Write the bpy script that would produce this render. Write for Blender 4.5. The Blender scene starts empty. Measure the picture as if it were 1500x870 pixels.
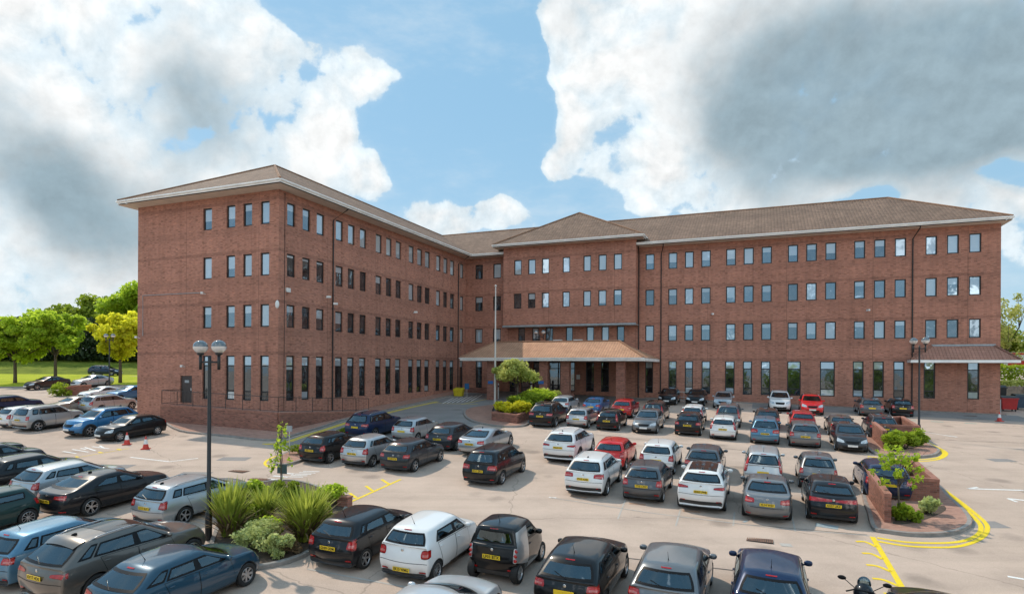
import bpy, bmesh, math, random
import numpy as np
from mathutils import Vector, Matrix
from mathutils.bvhtree import BVHTree

random.seed(7)
SC = bpy.context.scene
COL = SC.collection
R = math.radians

# ------------------------------------------------------------------ camera model
CAM_H = 7.2                 # eye height above the ground under the camera
GSL = 0.064                 # the car park climbs away from the camera
FPX, CX, CY = 897.0, 750.0, 538.8
ROLL = 0.0059

def px_dir(px, py):
    """direction (X/Y, Z/Y) seen at a pixel of the 1500 x 870 photograph"""
    x, y = px - CX, py - CY
    c, s = math.cos(ROLL), math.sin(ROLL)
    xr, yr = x * c + y * s, -x * s + y * c
    return xr / FPX, -yr / FPX

def gz(x, y):
    """ground height"""
    if y < -40: return GSL * -40
    if y < 84: return GSL * y
    t = min(1.0, (y - 84) / 60.0)
    return GSL * (84 + 60 * (t - t * t / 2))

def gp(px, py):
    """point of the ground under a pixel"""
    a, b = px_dir(px, py)
    lo, hi = 3.0, 400.0
    for _ in range(60):
        m = (lo + hi) / 2
        if CAM_H + b * m > gz(a * m, m): lo = m
        else: hi = m
    return Vector((a * lo, lo, gz(a * lo, lo)))

TH = R(22.06)
U = Vector((-math.cos(TH), math.sin(TH), 0))     # along the long front, to the left and away
V = Vector((math.sin(TH), math.cos(TH), 0))      # away from the camera, the way the cars point
GN = Vector((0, -GSL, 1)).normalized()           # ground normal

# ------------------------------------------------------------------ objects
def link(o, parent=None):
    COL.objects.link(o)
    if parent is not None: o.parent = parent
    return o

def empty(name, loc=(0, 0, 0), rz=0.0):
    o = bpy.data.objects.new(name, None)
    o.empty_display_size = .3
    o.location = loc; o.rotation_euler = (0, 0, rz)
    return link(o)

def tag(o, label=None, cat=None, group=None, kind=None):
    if label: o['label'] = label
    if cat: o['category'] = cat
    if group: o['group'] = group
    if kind: o['kind'] = kind
    return o

def mesh_obj(name, me, mats, parent=None):
    o = bpy.data.objects.new(name, me)
    if not isinstance(mats, (list, tuple)): mats = [mats]
    if len(me.materials) == 0:
        for m in mats: me.materials.append(m)
    return link(o, parent)

def raw_mesh(verts, faces, smooth=False, mids=None):
    me = bpy.data.meshes.new('m')
    me.from_pydata([tuple(v) for v in verts], [], faces)
    if smooth: me.polygons.foreach_set('use_smooth', [True] * len(me.polygons))
    if mids is not None: me.polygons.foreach_set('material_index', mids)
    me.update()
    return me

class MB:
    """collects shapes into one mesh"""
    def __init__(s): s.v = []; s.f = []; s.m = []
    def add(s, vs, fs, mi=0):
        n = len(s.v); s.v += [tuple(v) for v in vs]
        s.f += [tuple(i + n for i in f) for f in fs]; s.m += [mi] * len(fs)
    def quad(s, a, b, c, d, mi=0): s.add([a, b, c, d], [(0, 1, 2, 3)], mi)
    def box(s, c, d, mi=0, M=None):
        cx, cy, cz = c; x, y, z = d[0] / 2, d[1] / 2, d[2] / 2
        vs = [Vector((cx + i * x, cy + j * y, cz + k * z)) for i in (-1, 1) for j in (-1, 1) for k in (-1, 1)]
        if M is not None: vs = [M @ v for v in vs]
        s.add(vs, [(0, 1, 3, 2), (4, 6, 7, 5), (0, 4, 5, 1), (2, 3, 7, 6), (0, 2, 6, 4), (1, 5, 7, 3)], mi)
    def tube(s, pts, r, n=8, mi=0, cap=True):
        pts = [Vector(p) for p in pts]; rs = r if isinstance(r, (list, tuple)) else [r] * len(pts)
        rings = []
        for i, p in enumerate(pts):
            d = (pts[min(i + 1, len(pts) - 1)] - pts[max(i - 1, 0)]).normalized()
            a = d.cross(Vector((0, 0, 1)) if abs(d.z) < .9 else Vector((1, 0, 0))).normalized(); b = d.cross(a)
            rings.append([p + a * math.cos(2 * math.pi * k / n) * rs[i] + b * math.sin(2 * math.pi * k / n) * rs[i] for k in range(n)])
        vs = [v for r_ in rings for v in r_]; fs = []
        for i in range(len(pts) - 1):
            for k in range(n):
                fs.append((i * n + k, i * n + (k + 1) % n, (i + 1) * n + (k + 1) % n, (i + 1) * n + k))
        if cap: fs += [tuple(range(n - 1, -1, -1)), tuple((len(pts) - 1) * n + k for k in range(n))]
        s.add(vs, fs, mi)
    def lathe(s, prof, n=24, mi=0, M=None):
        """profile of (radius, height) turned about z"""
        vs = []; fs = []
        for r_, z in prof:
            for k in range(n):
                a = 2 * math.pi * k / n
                v = Vector((r_ * math.cos(a), r_ * math.sin(a), z)); vs.append(M @ v if M is not None else v)
        for i in range(len(prof) - 1):
            for k in range(n):
                fs.append((i * n + k, i * n + (k + 1) % n, (i + 1) * n + (k + 1) % n, (i + 1) * n + k))
        s.add(vs, fs, mi)
    def mesh(s, smooth=False):
        return raw_mesh(s.v, s.f, smooth, s.m)
    def build(s, name, mats, parent=None, smooth=False):
        return mesh_obj(name, s.mesh(smooth), mats, parent)

# ------------------------------------------------------------------ materials
def lin(c):
    return tuple((x / 12.92 if x <= .04045 else ((x + .055) / 1.055) ** 2.4) for x in c)

def new_mat(name):
    m = bpy.data.materials.new(name); m.use_nodes = True
    nt = m.node_tree; b = nt.nodes['Principled BSDF']
    return m, nt, b

def N(nt, kind, **kw):
    n = nt.nodes.new('ShaderNode' + kind)
    for k, v in kw.items(): setattr(n, k, v)
    return n

def setin(n, **kw):
    for k, v in kw.items(): n.inputs[k.replace('_', ' ')].default_value = v

def simple_mat(name, col, rough=.5, metal=0.0, spec=.5, coat=0.0, noise=0.0, scale=8.0):
    m, nt, b = new_mat(name)
    b.inputs['Roughness'].default_value = rough
    b.inputs['Metallic'].default_value = metal
    b.inputs['Specular IOR Level'].default_value = spec
    b.inputs['Coat Weight'].default_value = coat
    b.inputs['Coat Roughness'].default_value = .04
    if noise > 0:
        tc = N(nt, 'TexCoord'); nz = N(nt, 'TexNoise'); setin(nz, Scale=scale, Detail=5.0, Roughness=.65)
        nt.links.new(tc.outputs['Object'], nz.inputs['Vector'])
        rp = N(nt, 'ValToRGB')
        e = rp.color_ramp.elements
        e[0].position = .3; e[1].position = .7
        e[0].color = tuple(c * (1 - noise) for c in col[:3]) + (1,)
        e[1].color = tuple(min(1, c * (1 + noise)) for c in col[:3]) + (1,)
        nt.links.new(nz.outputs['Fac'], rp.inputs['Fac'])
        nt.links.new(rp.outputs['Color'], b.inputs['Base Color'])
    else:
        b.inputs['Base Color'].default_value = tuple(col[:3]) + (1,)
    return m

def ramp(nt, src, stops):
    rp = N(nt, 'ValToRGB'); cr = rp.color_ramp
    while len(cr.elements) < len(stops): cr.elements.new(.5)
    for e, (p, c) in zip(cr.elements, stops):
        e.position = p; e.color = (c, c, c, 1) if not isinstance(c, (tuple, list)) else tuple(c[:3]) + (1,)
    nt.links.new(src, rp.inputs['Fac'])
    return rp.outputs['Color']

def mixc(nt, fac, a, b, mode='MIX'):
    mx = N(nt, 'Mix', data_type='RGBA', blend_type=mode)
    for sock, v in ((mx.inputs[0], fac), (mx.inputs[6], a), (mx.inputs[7], b)):
        if isinstance(v, (int, float)): sock.default_value = v
        elif isinstance(v, (tuple, list)): sock.default_value = tuple(v[:3]) + (1,)
        else: nt.links.new(v, sock)
    return mx.outputs[2]

def mathn(nt, op, a, b=0.0, clamp=False):
    n = N(nt, 'Math', operation=op, use_clamp=clamp)
    for sock, v in ((n.inputs[0], a), (n.inputs[1], b)):
        if isinstance(v, (int, float)): sock.default_value = v
        else: nt.links.new(v, sock)
    return n.outputs[0]

def noise_tex(nt, vec, scale, detail=4.0, rough=.6, dist=0.0):
    n = N(nt, 'TexNoise'); setin(n, Scale=scale, Detail=detail, Roughness=rough, Distortion=dist)
    if vec is not None: nt.links.new(vec, n.inputs['Vector'])
    return n.outputs['Fac']

def tex_mapping(nt, src, scale=(1, 1, 1), loc=(0, 0, 0), rot=(0, 0, 0)):
    mp = N(nt, 'Mapping'); mp.inputs['Scale'].default_value = scale; mp.inputs['Location'].default_value = loc
    mp.inputs['Rotation'].default_value = rot
    nt.links.new(src, mp.inputs['Vector']); return mp.outputs['Vector']
# ------------------------------------------------------------------ cars
def paint(name, col, metal=.35, rough=.32):
    m, nt, b = new_mat(name)
    setin(b, Metallic=metal, Roughness=rough, Coat_Weight=1.0, Coat_Roughness=.035, Coat_IOR=1.5)
    b.inputs['Specular IOR Level'].default_value = .2
    if max(col) < .1: b.inputs['Coat IOR'].default_value = 1.37
    tc = N(nt, 'TexCoord')
    nz = noise_tex(nt, tc.outputs['Object'], 1.7, 6, .7)
    # road film towards the sills
    sep = N(nt, 'SeparateXYZ'); nt.links.new(tc.outputs['Object'], sep.inputs[0])
    low = mathn(nt, 'MULTIPLY', mathn(nt, 'SUBTRACT', .62, sep.outputs['Z']), 1.6, True)
    f = mathn(nt, 'MULTIPLY', mathn(nt, 'MULTIPLY', low, nz), .55)
    nt.links.new(mixc(nt, mathn(nt, 'MULTIPLY', f, 0.10 if max(col) < .1 else .7), col, (.15, .142, .13)), b.inputs['Base Color'])
    nt.links.new(mathn(nt, 'ADD', mathn(nt, 'MULTIPLY', nz, .16), rough - .08), b.inputs['Roughness'])
    gm = N(nt, 'NewGeometry'); ins = N(nt, 'BsdfDiffuse'); ins.inputs['Color'].default_value = (.07, .07, .07, 1)
    ms = N(nt, 'MixShader'); nt.links.new(gm.outputs['Backfacing'], ms.inputs[0]); nt.links.new(b.outputs[0], ms.inputs[1]); nt.links.new(ins.outputs[0], ms.inputs[2])
    nt.links.new(ms.outputs[0], nt.nodes['Material Output'].inputs['Surface'])
    return m

PAINT = {}
def get_paint(key):
    table = {
        'black': ((.006, .006, .007), .1), 'jet': ((.008, .009, .012), .1), 'charcoal': ((.032, .036, .043), .15), 'darkgrey': ((.085, .095, .108), .35),
        'grey': ((.17, .18, .19), .5), 'bronze': ((.15, .135, .12), .6), 'beige': ((.28, .25, .22), .5), 'silver': ((.50, .51, .52), .6), 'palesilver': ((.60, .62, .63), .5),
        'white': ((.80, .80, .79), 0.0), 'red': ((.50, .012, .012), .1), 'brightred': ((.62, .010, .010), .05), 'maroon': ((.24, .018, .02), .3),
        'blue': ((.03, .15, .36), .25), 'navy': ((.010, .026, .075), .15), 'steelblue': ((.095, .22, .33), .35), 'vividblue': ((.03, .165, .36), .25),
        'petrol': ((.014, .058, .10), .2), 'green': ((.010, .04, .04), .15), 'brown': ((.05, .035, .03), .4), 'icesilver': ((.42, .46, .49), .6), 'duster': ((.42, .41, .40), .5)}
    if key not in PAINT: PAINT[key] = paint('car_paint_' + key, *table[key])
    return PAINT[key]

def glass_mat():
    m, nt, b = new_mat('car_glass')
    tr = N(nt, 'BsdfTransparent'); tr.inputs['Color'].default_value = (.50, .58, .60, 1)
    g = N(nt, 'BsdfGlossy'); g.inputs['Color'].default_value = (.66, .84, .94, 1); g.inputs['Roughness'].default_value = .02
    fr = N(nt, 'Fresnel'); fr.inputs['IOR'].default_value = 1.7
    mx = N(nt, 'MixShader'); nt.links.new(mathn(nt, 'ADD', mathn(nt, 'MULTIPLY', fr.outputs[0], .9), .10, True), mx.inputs[0])
    nt.links.new(tr.outputs[0], mx.inputs[1]); nt.links.new(g.outputs[0], mx.inputs[2])
    nt.links.new(mx.outputs[0], nt.nodes['Material Output'].inputs['Surface'])
    return m

CM = dict(
    glass=glass_mat(),
    trim=simple_mat('black_trim', (.010, .010, .011), .35, 0, .2),
    plastic=simple_mat('dark_plastic', (.035, .035, .036), .6, noise=.3, scale=5),
    rubber=simple_mat('tyre_rubber', (.018, .018, .018), .8, noise=.4, scale=6),
    alloy=simple_mat('alloy_rim', (.48, .48, .49), .32, .85, noise=.15, scale=9),
    darkrim=simple_mat('dark_rim', (.05, .05, .052), .4, .6),
    tail=simple_mat('tail_lamp', (.42, .008, .008), .12, 0, .6, .6, noise=.45, scale=14),
    tail2=simple_mat('dark_tail_lamp', (.16, .004, .004), .15, 0, .6, .6),
    clear=simple_mat('clear_lens', (.55, .14, .12), .1, 0, .7, .8),
    fabric=simple_mat('seat_fabric', (.055, .055, .058), .9, noise=.3, scale=5),
    lamp=simple_mat('head_lamp', (.50, .53, .55), .12, .3, .7, .8, noise=.4, scale=12),
    yellow=simple_mat('plate_yellow', (.80, .55, .02), .45, noise=.06, scale=6),
    platewhite=simple_mat('plate_white', (.74, .74, .72), .45, noise=.06, scale=6),
    ink=simple_mat('plate_ink', (.006, .006, .006), .5),
    chrome=simple_mat('chrome', (.6, .6, .6), .18, 1.0),
    seam=simple_mat('panel_gap', (.004, .004, .004), .9),
    amber=simple_mat('amber_lamp', (.75, .22, .02), .2),
)

F4 = (-1.0, -.62, 0.0, .62, 1.0)
NJ = 7          # longitudinal cells 0..6, stations 0..7

def car_body(p):
    L, W, H = p['L'], p['W'], p['H']
    deck, rr, cowl, rf = p['deck'], p['rr'], p['cowl'], p['rf']
    y0, y7 = -L / 2, L / 2
    yl = [y0, y0 + deck, y0 + max(deck + .35, p['cp']), p['bp'], y7 - cowl - .32, y7 - cowl, y7 - p.get('nose', .42), y7]
    t1 = y0 + rr; t5 = y7 - rf; t3 = p['bp'] - .04
    yt = [None, t1, t1 + (t3 - t1) * .5, t3, t5 - .25, t5]
    br, bf = p['beltr'], p['beltf']
    hc, hf = p['hoodc'], p['hoodf']
    zr = p.get('zr', (.24, .44, .62, .82)); zf = p.get('zf', (.20, .38, .53, .64))
    z4 = [p['deckz'] - .03, p['deckz'] + .0, br, (br + bf) / 2, bf, hc, (hc * .62 + hf * .38) + .02, hf]
    hw = [W / 2 * q for q in (.90, .985, 1.0, .985, p.get('beltw', .925))]
    tw = W / 2 * p.get('topw', .74)
    pf = [p.get('tailw', .87), .95, 1, 1, 1, .99, .955, p.get('nosew', .80)]
    dy0 = p.get('rearlean', (.13, .0, .0, .05, .12)); dy7 = p.get('frontlean', (.10, 0, .02, .10, .26))
    rb, fb = p.get('rbulge', .15), p.get('fbulge', .26)
    def P(i, j, k):
        f = F4[i]; q = f * f
        if k == 5:
            y = yt[j]
            if j == 1: y += .10 * q
            if j == 5: y -= .16 * q
            zz = H - .015 - (.035 if j in (1,) else .03 if j == 5 else 0.0) - .065 * q - p.get('roofdrop', 0) * (1 if j == 1 else .3 if j == 2 else 0)
            w = tw * (.96 if j in (1, 5) else 1)
            return Vector((f * w, y, zz))
        t = j / 7
        y = yl[j]
        if j == 0: y += dy0[k] + rb * q * (1.0 if k < 4 else .8)
        if j == 7: y -= dy7[k] + fb * q
        if j == 1 and k == 4: y += .08 * q
        if j == 5 and k == 4: y += .10 - .26 * q
        if j == 6 and k == 4: y -= .04 * q
        s = min(1, max(0, (t - .1) / .8))
        z = z4[j] if k == 4 else zr[k] * (1 - s) + zf[k] * s
        if k == 3 and 1 <= j <= 5: z = max(z, .62 + .1 * (1 - s))
        if k == 4: z += (.045 if j >= 5 else .02 if j <= 1 else 0) * (1 - q)
        if k == 0: z = .20 if 1 <= j <= 6 else z
        w = hw[k] * pf[j]
        if k == 4 and j in (6, 7): w *= .985
        if k == 0 and j in (0, 7): w *= .95
        return Vector((f * w, y, z))
    occ = set()
    for i in range(4):
        for j in range(NJ):
            for k in range(4): occ.add((i, j, k))
        for j in range(1, 5): occ.add((i, j, 4))
    bm = bmesh.new(); vs = {}
    def V_(i, j, k):
        if (i, j, k) not in vs: vs[(i, j, k)] = bm.verts.new(P(i, j, k))
        return vs[(i, j, k)]
    dirs = [((-1, 0, 0), ((0, 0, 0), (0, 0, 1), (0, 1, 1), (0, 1, 0))), ((1, 0, 0), ((1, 0, 0), (1, 1, 0), (1, 1, 1), (1, 0, 1))),
            ((0, -1, 0), ((0, 0, 0), (1, 0, 0), (1, 0, 1), (0, 0, 1))), ((0, 1, 0), ((0, 1, 0), (0, 1, 1), (1, 1, 1), (1, 1, 0))),
            ((0, 0, -1), ((0, 0, 0), (0, 1, 0), (1, 1, 0), (1, 0, 0))), ((0, 0, 1), ((0, 0, 1), (1, 0, 1), (1, 1, 1), (0, 1, 1)))]
    for c in occ:
        for d, q in dirs:
            if (c[0] + d[0], c[1] + d[1], c[2] + d[2]) in occ: continue
            bm.faces.new([V_(c[0] + a, c[1] + b, c[2] + e) for a, b, e in q])
    cl = bm.edges.layers.float.new('crease_edge')
    idx = {v: key for key, v in vs.items()}
    for e in bm.edges:
        a, b = idx[e.verts[0]], idx[e.verts[1]]
        if a[2] == b[2] == 4 and a[0] == b[0] and a[0] in (0, 4): e[cl] = p.get('crbelt', .45)
        if a[2] == b[2] == 4 and a[1] == b[1] in (5,): e[cl] = .5
        if a[2] == b[2] == 4 and a[1] == b[1] == 1: e[cl] = .35
        if a[2] == b[2] == 0: e[cl] = .35
        if a[2] == b[2] == 5 and a[0] == b[0] and a[0] in (0, 4): e[cl] = .3
        if a[2] == b[2] == 5 and a[1] == b[1] == 1: e[cl] = p.get('crspoil', .45)
        if a[0] == b[0] and a[0] in (0, 4) and {a[2], b[2]} == {4, 5} and a[1] == b[1] and a[1] in (1, 5): e[cl] = .25
        if a[1] == b[1] == 0 and a[2] == b[2] == 2: e[cl] = .25
        if a[1] == b[1] == 0 and a[2] == b[2] == 4: e[cl] = .3
        if a[2] == b[2] == 2 and a[0] == b[0] and a[0] in (0, 4): e[cl] = .25
    me = bpy.data.meshes.new('cage'); bm.to_mesh(me); bm.free()
    o = bpy.data.objects.new('cage', me); COL.objects.link(o)
    s = o.modifiers.new('s', 'SUBSURF'); s.levels = 3; s.render_levels = 3
    dg = bpy.context.evaluated_depsgraph_get()
    sm = bpy.data.meshes.new_from_object(o.evaluated_get(dg))
    # back to the wanted size
    co = np.zeros(len(sm.vertices) * 3); sm.vertices.foreach_get('co', co); co = co.reshape(-1, 3)
    co[:, 0] *= W / (co[:, 0].max() - co[:, 0].min())
    yy = co[:, 1]; co[:, 1] = (yy - yy.min()) / (yy.max() - yy.min()) * L - L / 2
    zz = co[:, 2]; co[:, 2] = .20 + (zz - zz.min()) / (zz.max() - zz.min()) * (H - .20)
    sm.vertices.foreach_set('co', co.ravel()); sm.update()
    bvh = BVHTree.FromPolygons([tuple(c) for c in co], [tuple(f.vertices) for f in sm.polygons])
    # wheel arches
    ya = axle_y(p); rw = p['rw']
    mb = MB()
    for sx in (-1, 1):
        for y in ya:
            M = Matrix.Translation((sx * W / 2, y, rw)) @ Matrix.Rotation(math.pi / 2, 4, 'Y')
            n = 28; rr_ = rw + .055
            vs_ = [M @ Vector((rr_ * math.cos(2 * math.pi * k / n), rr_ * math.sin(2 * math.pi * k / n), h)) for h in (-.27, .27) for k in range(n)]
            fs = [(k, (k + 1) % n, n + (k + 1) % n, n + k) for k in range(n)] + [tuple(range(n - 1, -1, -1)), tuple(range(n, 2 * n))]
            mb.add(vs_, fs)
    cm = mb.mesh(); cm.materials.append(CM['plastic']); co_ = bpy.data.objects.new('cut', cm); COL.objects.link(co_)
    sm.materials.clear(); sm.materials.append(None); sm.materials.append(CM['plastic'])
    o2 = bpy.data.objects.new('b', sm); COL.objects.link(o2)
    cm.materials.clear(); cm.materials.append(None); cm.materials.append(CM['plastic'])
    cm.polygons.foreach_set('material_index', [1] * len(cm.polygons))
    b = o2.modifiers.new('b', 'BOOLEAN'); b.object = co_; b.operation = 'DIFFERENCE'; b.solver = 'EXACT'
    bpy.context.view_layer.update()
    dg = bpy.context.evaluated_depsgraph_get()
    fin = bpy.data.meshes.new_from_object(o2.evaluated_get(dg))
    # the floor pan and the lowest band are dark plastic
    low = p.get('cladz', .27)
    for f in fin.polygons:
        f.use_smooth = True
        if f.material_index == 0 and (f.center.z < low or f.normal.z < -.6): f.material_index = 1
    for x in (o, co_, o2): bpy.data.objects.remove(x)
    return fin, bvh

def axle_y(p):
    yf = p['L'] / 2 - p['fo']; return (yf - p['wb'], yf)

def patch(bvh, d, quad, n=9, m=7, off=.006, rnd=0.0, ss=None, ts=None):
    """a skin piece lying on the body, seen along d: 'R' rear, 'F' front, 'T' top, '+' / '-' the right / left side.
    quad: four (u, v) corners bl, br, tr, tl; u is x for R/F/T and y for the sides, v is z (y for T)"""
    vs = []
    for b_ in range(m):
        for a_ in range(n):
            s = ss[a_] if ss else 2 * a_ / (n - 1) - 1; t = ts[b_] if ts else 2 * b_ / (m - 1) - 1
            if rnd: s, t = s * math.sqrt(1 - rnd * t * t / 2), t * math.sqrt(1 - rnd * s * s / 2)
            x, y = (s + 1) / 2, (t + 1) / 2
            u = (quad[0][0] * (1 - x) + quad[1][0] * x) * (1 - y) + (quad[3][0] * (1 - x) + quad[2][0] * x) * y
            v = (quad[0][1] * (1 - x) + quad[1][1] * x) * (1 - y) + (quad[3][1] * (1 - x) + quad[2][1] * x) * y
            if d == 'R': o, dr = Vector((u, -9, v)), Vector((0, 1, 0))
            elif d == 'F': o, dr = Vector((u, 9, v)), Vector((0, -1, 0))
            elif d == 'T': o, dr = Vector((u, v, 9)), Vector((0, 0, -1))
            elif d == '+': o, dr = Vector((9, u, v)), Vector((-1, 0, 0))
            else: o, dr = Vector((-9, u, v)), Vector((1, 0, 0))
            h = bvh.ray_cast(o, dr)
            if d in 'RF':
                lim = .22 if d == 'R' else .40; ymid = bvh.ray_cast(Vector((0, o.y, v)), dr)[0]
                ok = lambda q: q[0] is not None and (ymid is None or abs(q[0].y - ymid.y) < lim)
                if not ok(h):
                    g0, g1 = 0.0, 1.0
                    for _ in range(14):
                        gm = (g0 + g1) / 2
                        if ok(bvh.ray_cast(Vector((u * gm, o.y, v)), dr)): g0 = gm
                        else: g1 = gm
                    h = bvh.ray_cast(Vector((u * g0, o.y, v)), dr)
            if h[0] is None: h = bvh.find_nearest(o + dr * 7.5)
            nn = h[1]
            if nn.dot(dr) > 0: nn = -nn
            vs.append(h[0] + nn * off)
    fs = [(b_ * n + a_, b_ * n + a_ + 1, (b_ + 1) * n + a_ + 1, (b_ + 1) * n + a_) for b_ in range(m - 1) for a_ in range(n - 1)]
    flip = d in ('F', '-')
    if flip: fs = [f[::-1] for f in fs]
    return vs, fs

def wheel_meshes(rw, style, width=.205):
    """tyre and rim, axle along x, outside towards +x"""
    M = Matrix.Rotation(math.pi / 2, 4, 'Y')
    t = MB(); h = width / 2; ri = rw * p_rim(style)
    t.lathe([(ri, -h * .8), (rw * .93, -h), (rw * .985, -h * .8), (rw, -h * .45), (rw, h * .45), (rw * .985, h * .8), (rw * .93, h), (ri + .012, h * .92), (ri, h * .8)], 32, 0, M)
    r = MB()
    r.lathe([(ri, h * .86), (ri * .95, h * .9), (ri * .90, h * .6), (ri * .90, -h * .5), (.02, -h * .5)], 32, 0, M)
    r.m = [1 if (k // 32) >= 2 else 0 for k in range(len(r.f))]
    ns = {'five': 5, 'ten': 10, 'twin': 5, 'cover': 7}[style]
    for k in range(ns):
        offs = (-.16, .16) if style == 'twin' else (0,)
        for da in offs:
            a = 2 * math.pi * k / ns + da
            ca, sa = math.cos(a), math.sin(a)
            wd = {'five': .062, 'ten': .026, 'twin': .030, 'cover': .07}[style]
            rad = Vector((0, ca, sa)); tan = Vector((0, -sa, ca)); ax = Vector((1, 0, 0))
            p0, p1 = rad * .05 + ax * h * .62, rad * (ri * .93) + ax * h * .80
            w0, w1 = wd * .8, wd
            vs = [p0 - tan * w0 / 2, p0 + tan * w0 / 2, p1 + tan * w1 / 2, p1 - tan * w1 / 2]
            vs += [v - ax * .03 for v in vs]
            r.add(vs, [(0, 1, 2, 3), (0, 4, 5, 1), (1, 5, 6, 2), (2, 6, 7, 3), (3, 7, 4, 0)], 0)
    r.lathe([(.066, h * .55), (.062, h * .72), (.0, h * .74)], 16, 0, M)
    return t.mesh(True), r.mesh(False)

def p_rim(style): return .64 if style == 'cover' else .70

def ellipsoid(c, d, n=12, m=8, pw=1.0):
    vs = []; fs = []
    def sg(x): return math.copysign(abs(x) ** pw, x)
    for a in range(m + 1):
        la = -math.pi / 2 + math.pi * a / m
        for b in range(n):
            lo = 2 * math.pi * b / n
            vs.append((c[0] + d[0] / 2 * sg(math.cos(la)) * sg(math.cos(lo)), c[1] + d[1] / 2 * sg(math.cos(la)) * sg(math.sin(lo)), c[2] + d[2] / 2 * sg(math.sin(la))))
    for a in range(m):
        for b in range(n): fs.append((a * n + b, a * n + (b + 1) % n, (a + 1) * n + (b + 1) % n, (a + 1) * n + b))
    return vs, fs

BASE = dict(L=4.25, W=1.79, H=1.47, wb=2.62, fo=.86, rw=.317, deck=.10, rr=.62, cowl=1.12, rf=1.92, cp=.92, bp=-.22, nose=.42,
            beltr=1.00, beltf=.92, hoodc=.94, hoodf=.74, deckz=.98, rails=0, panels=2, roof=None, tl='mid', wheel='five', hl='sweep', smart=0, clad=0, quarter=1)

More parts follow.
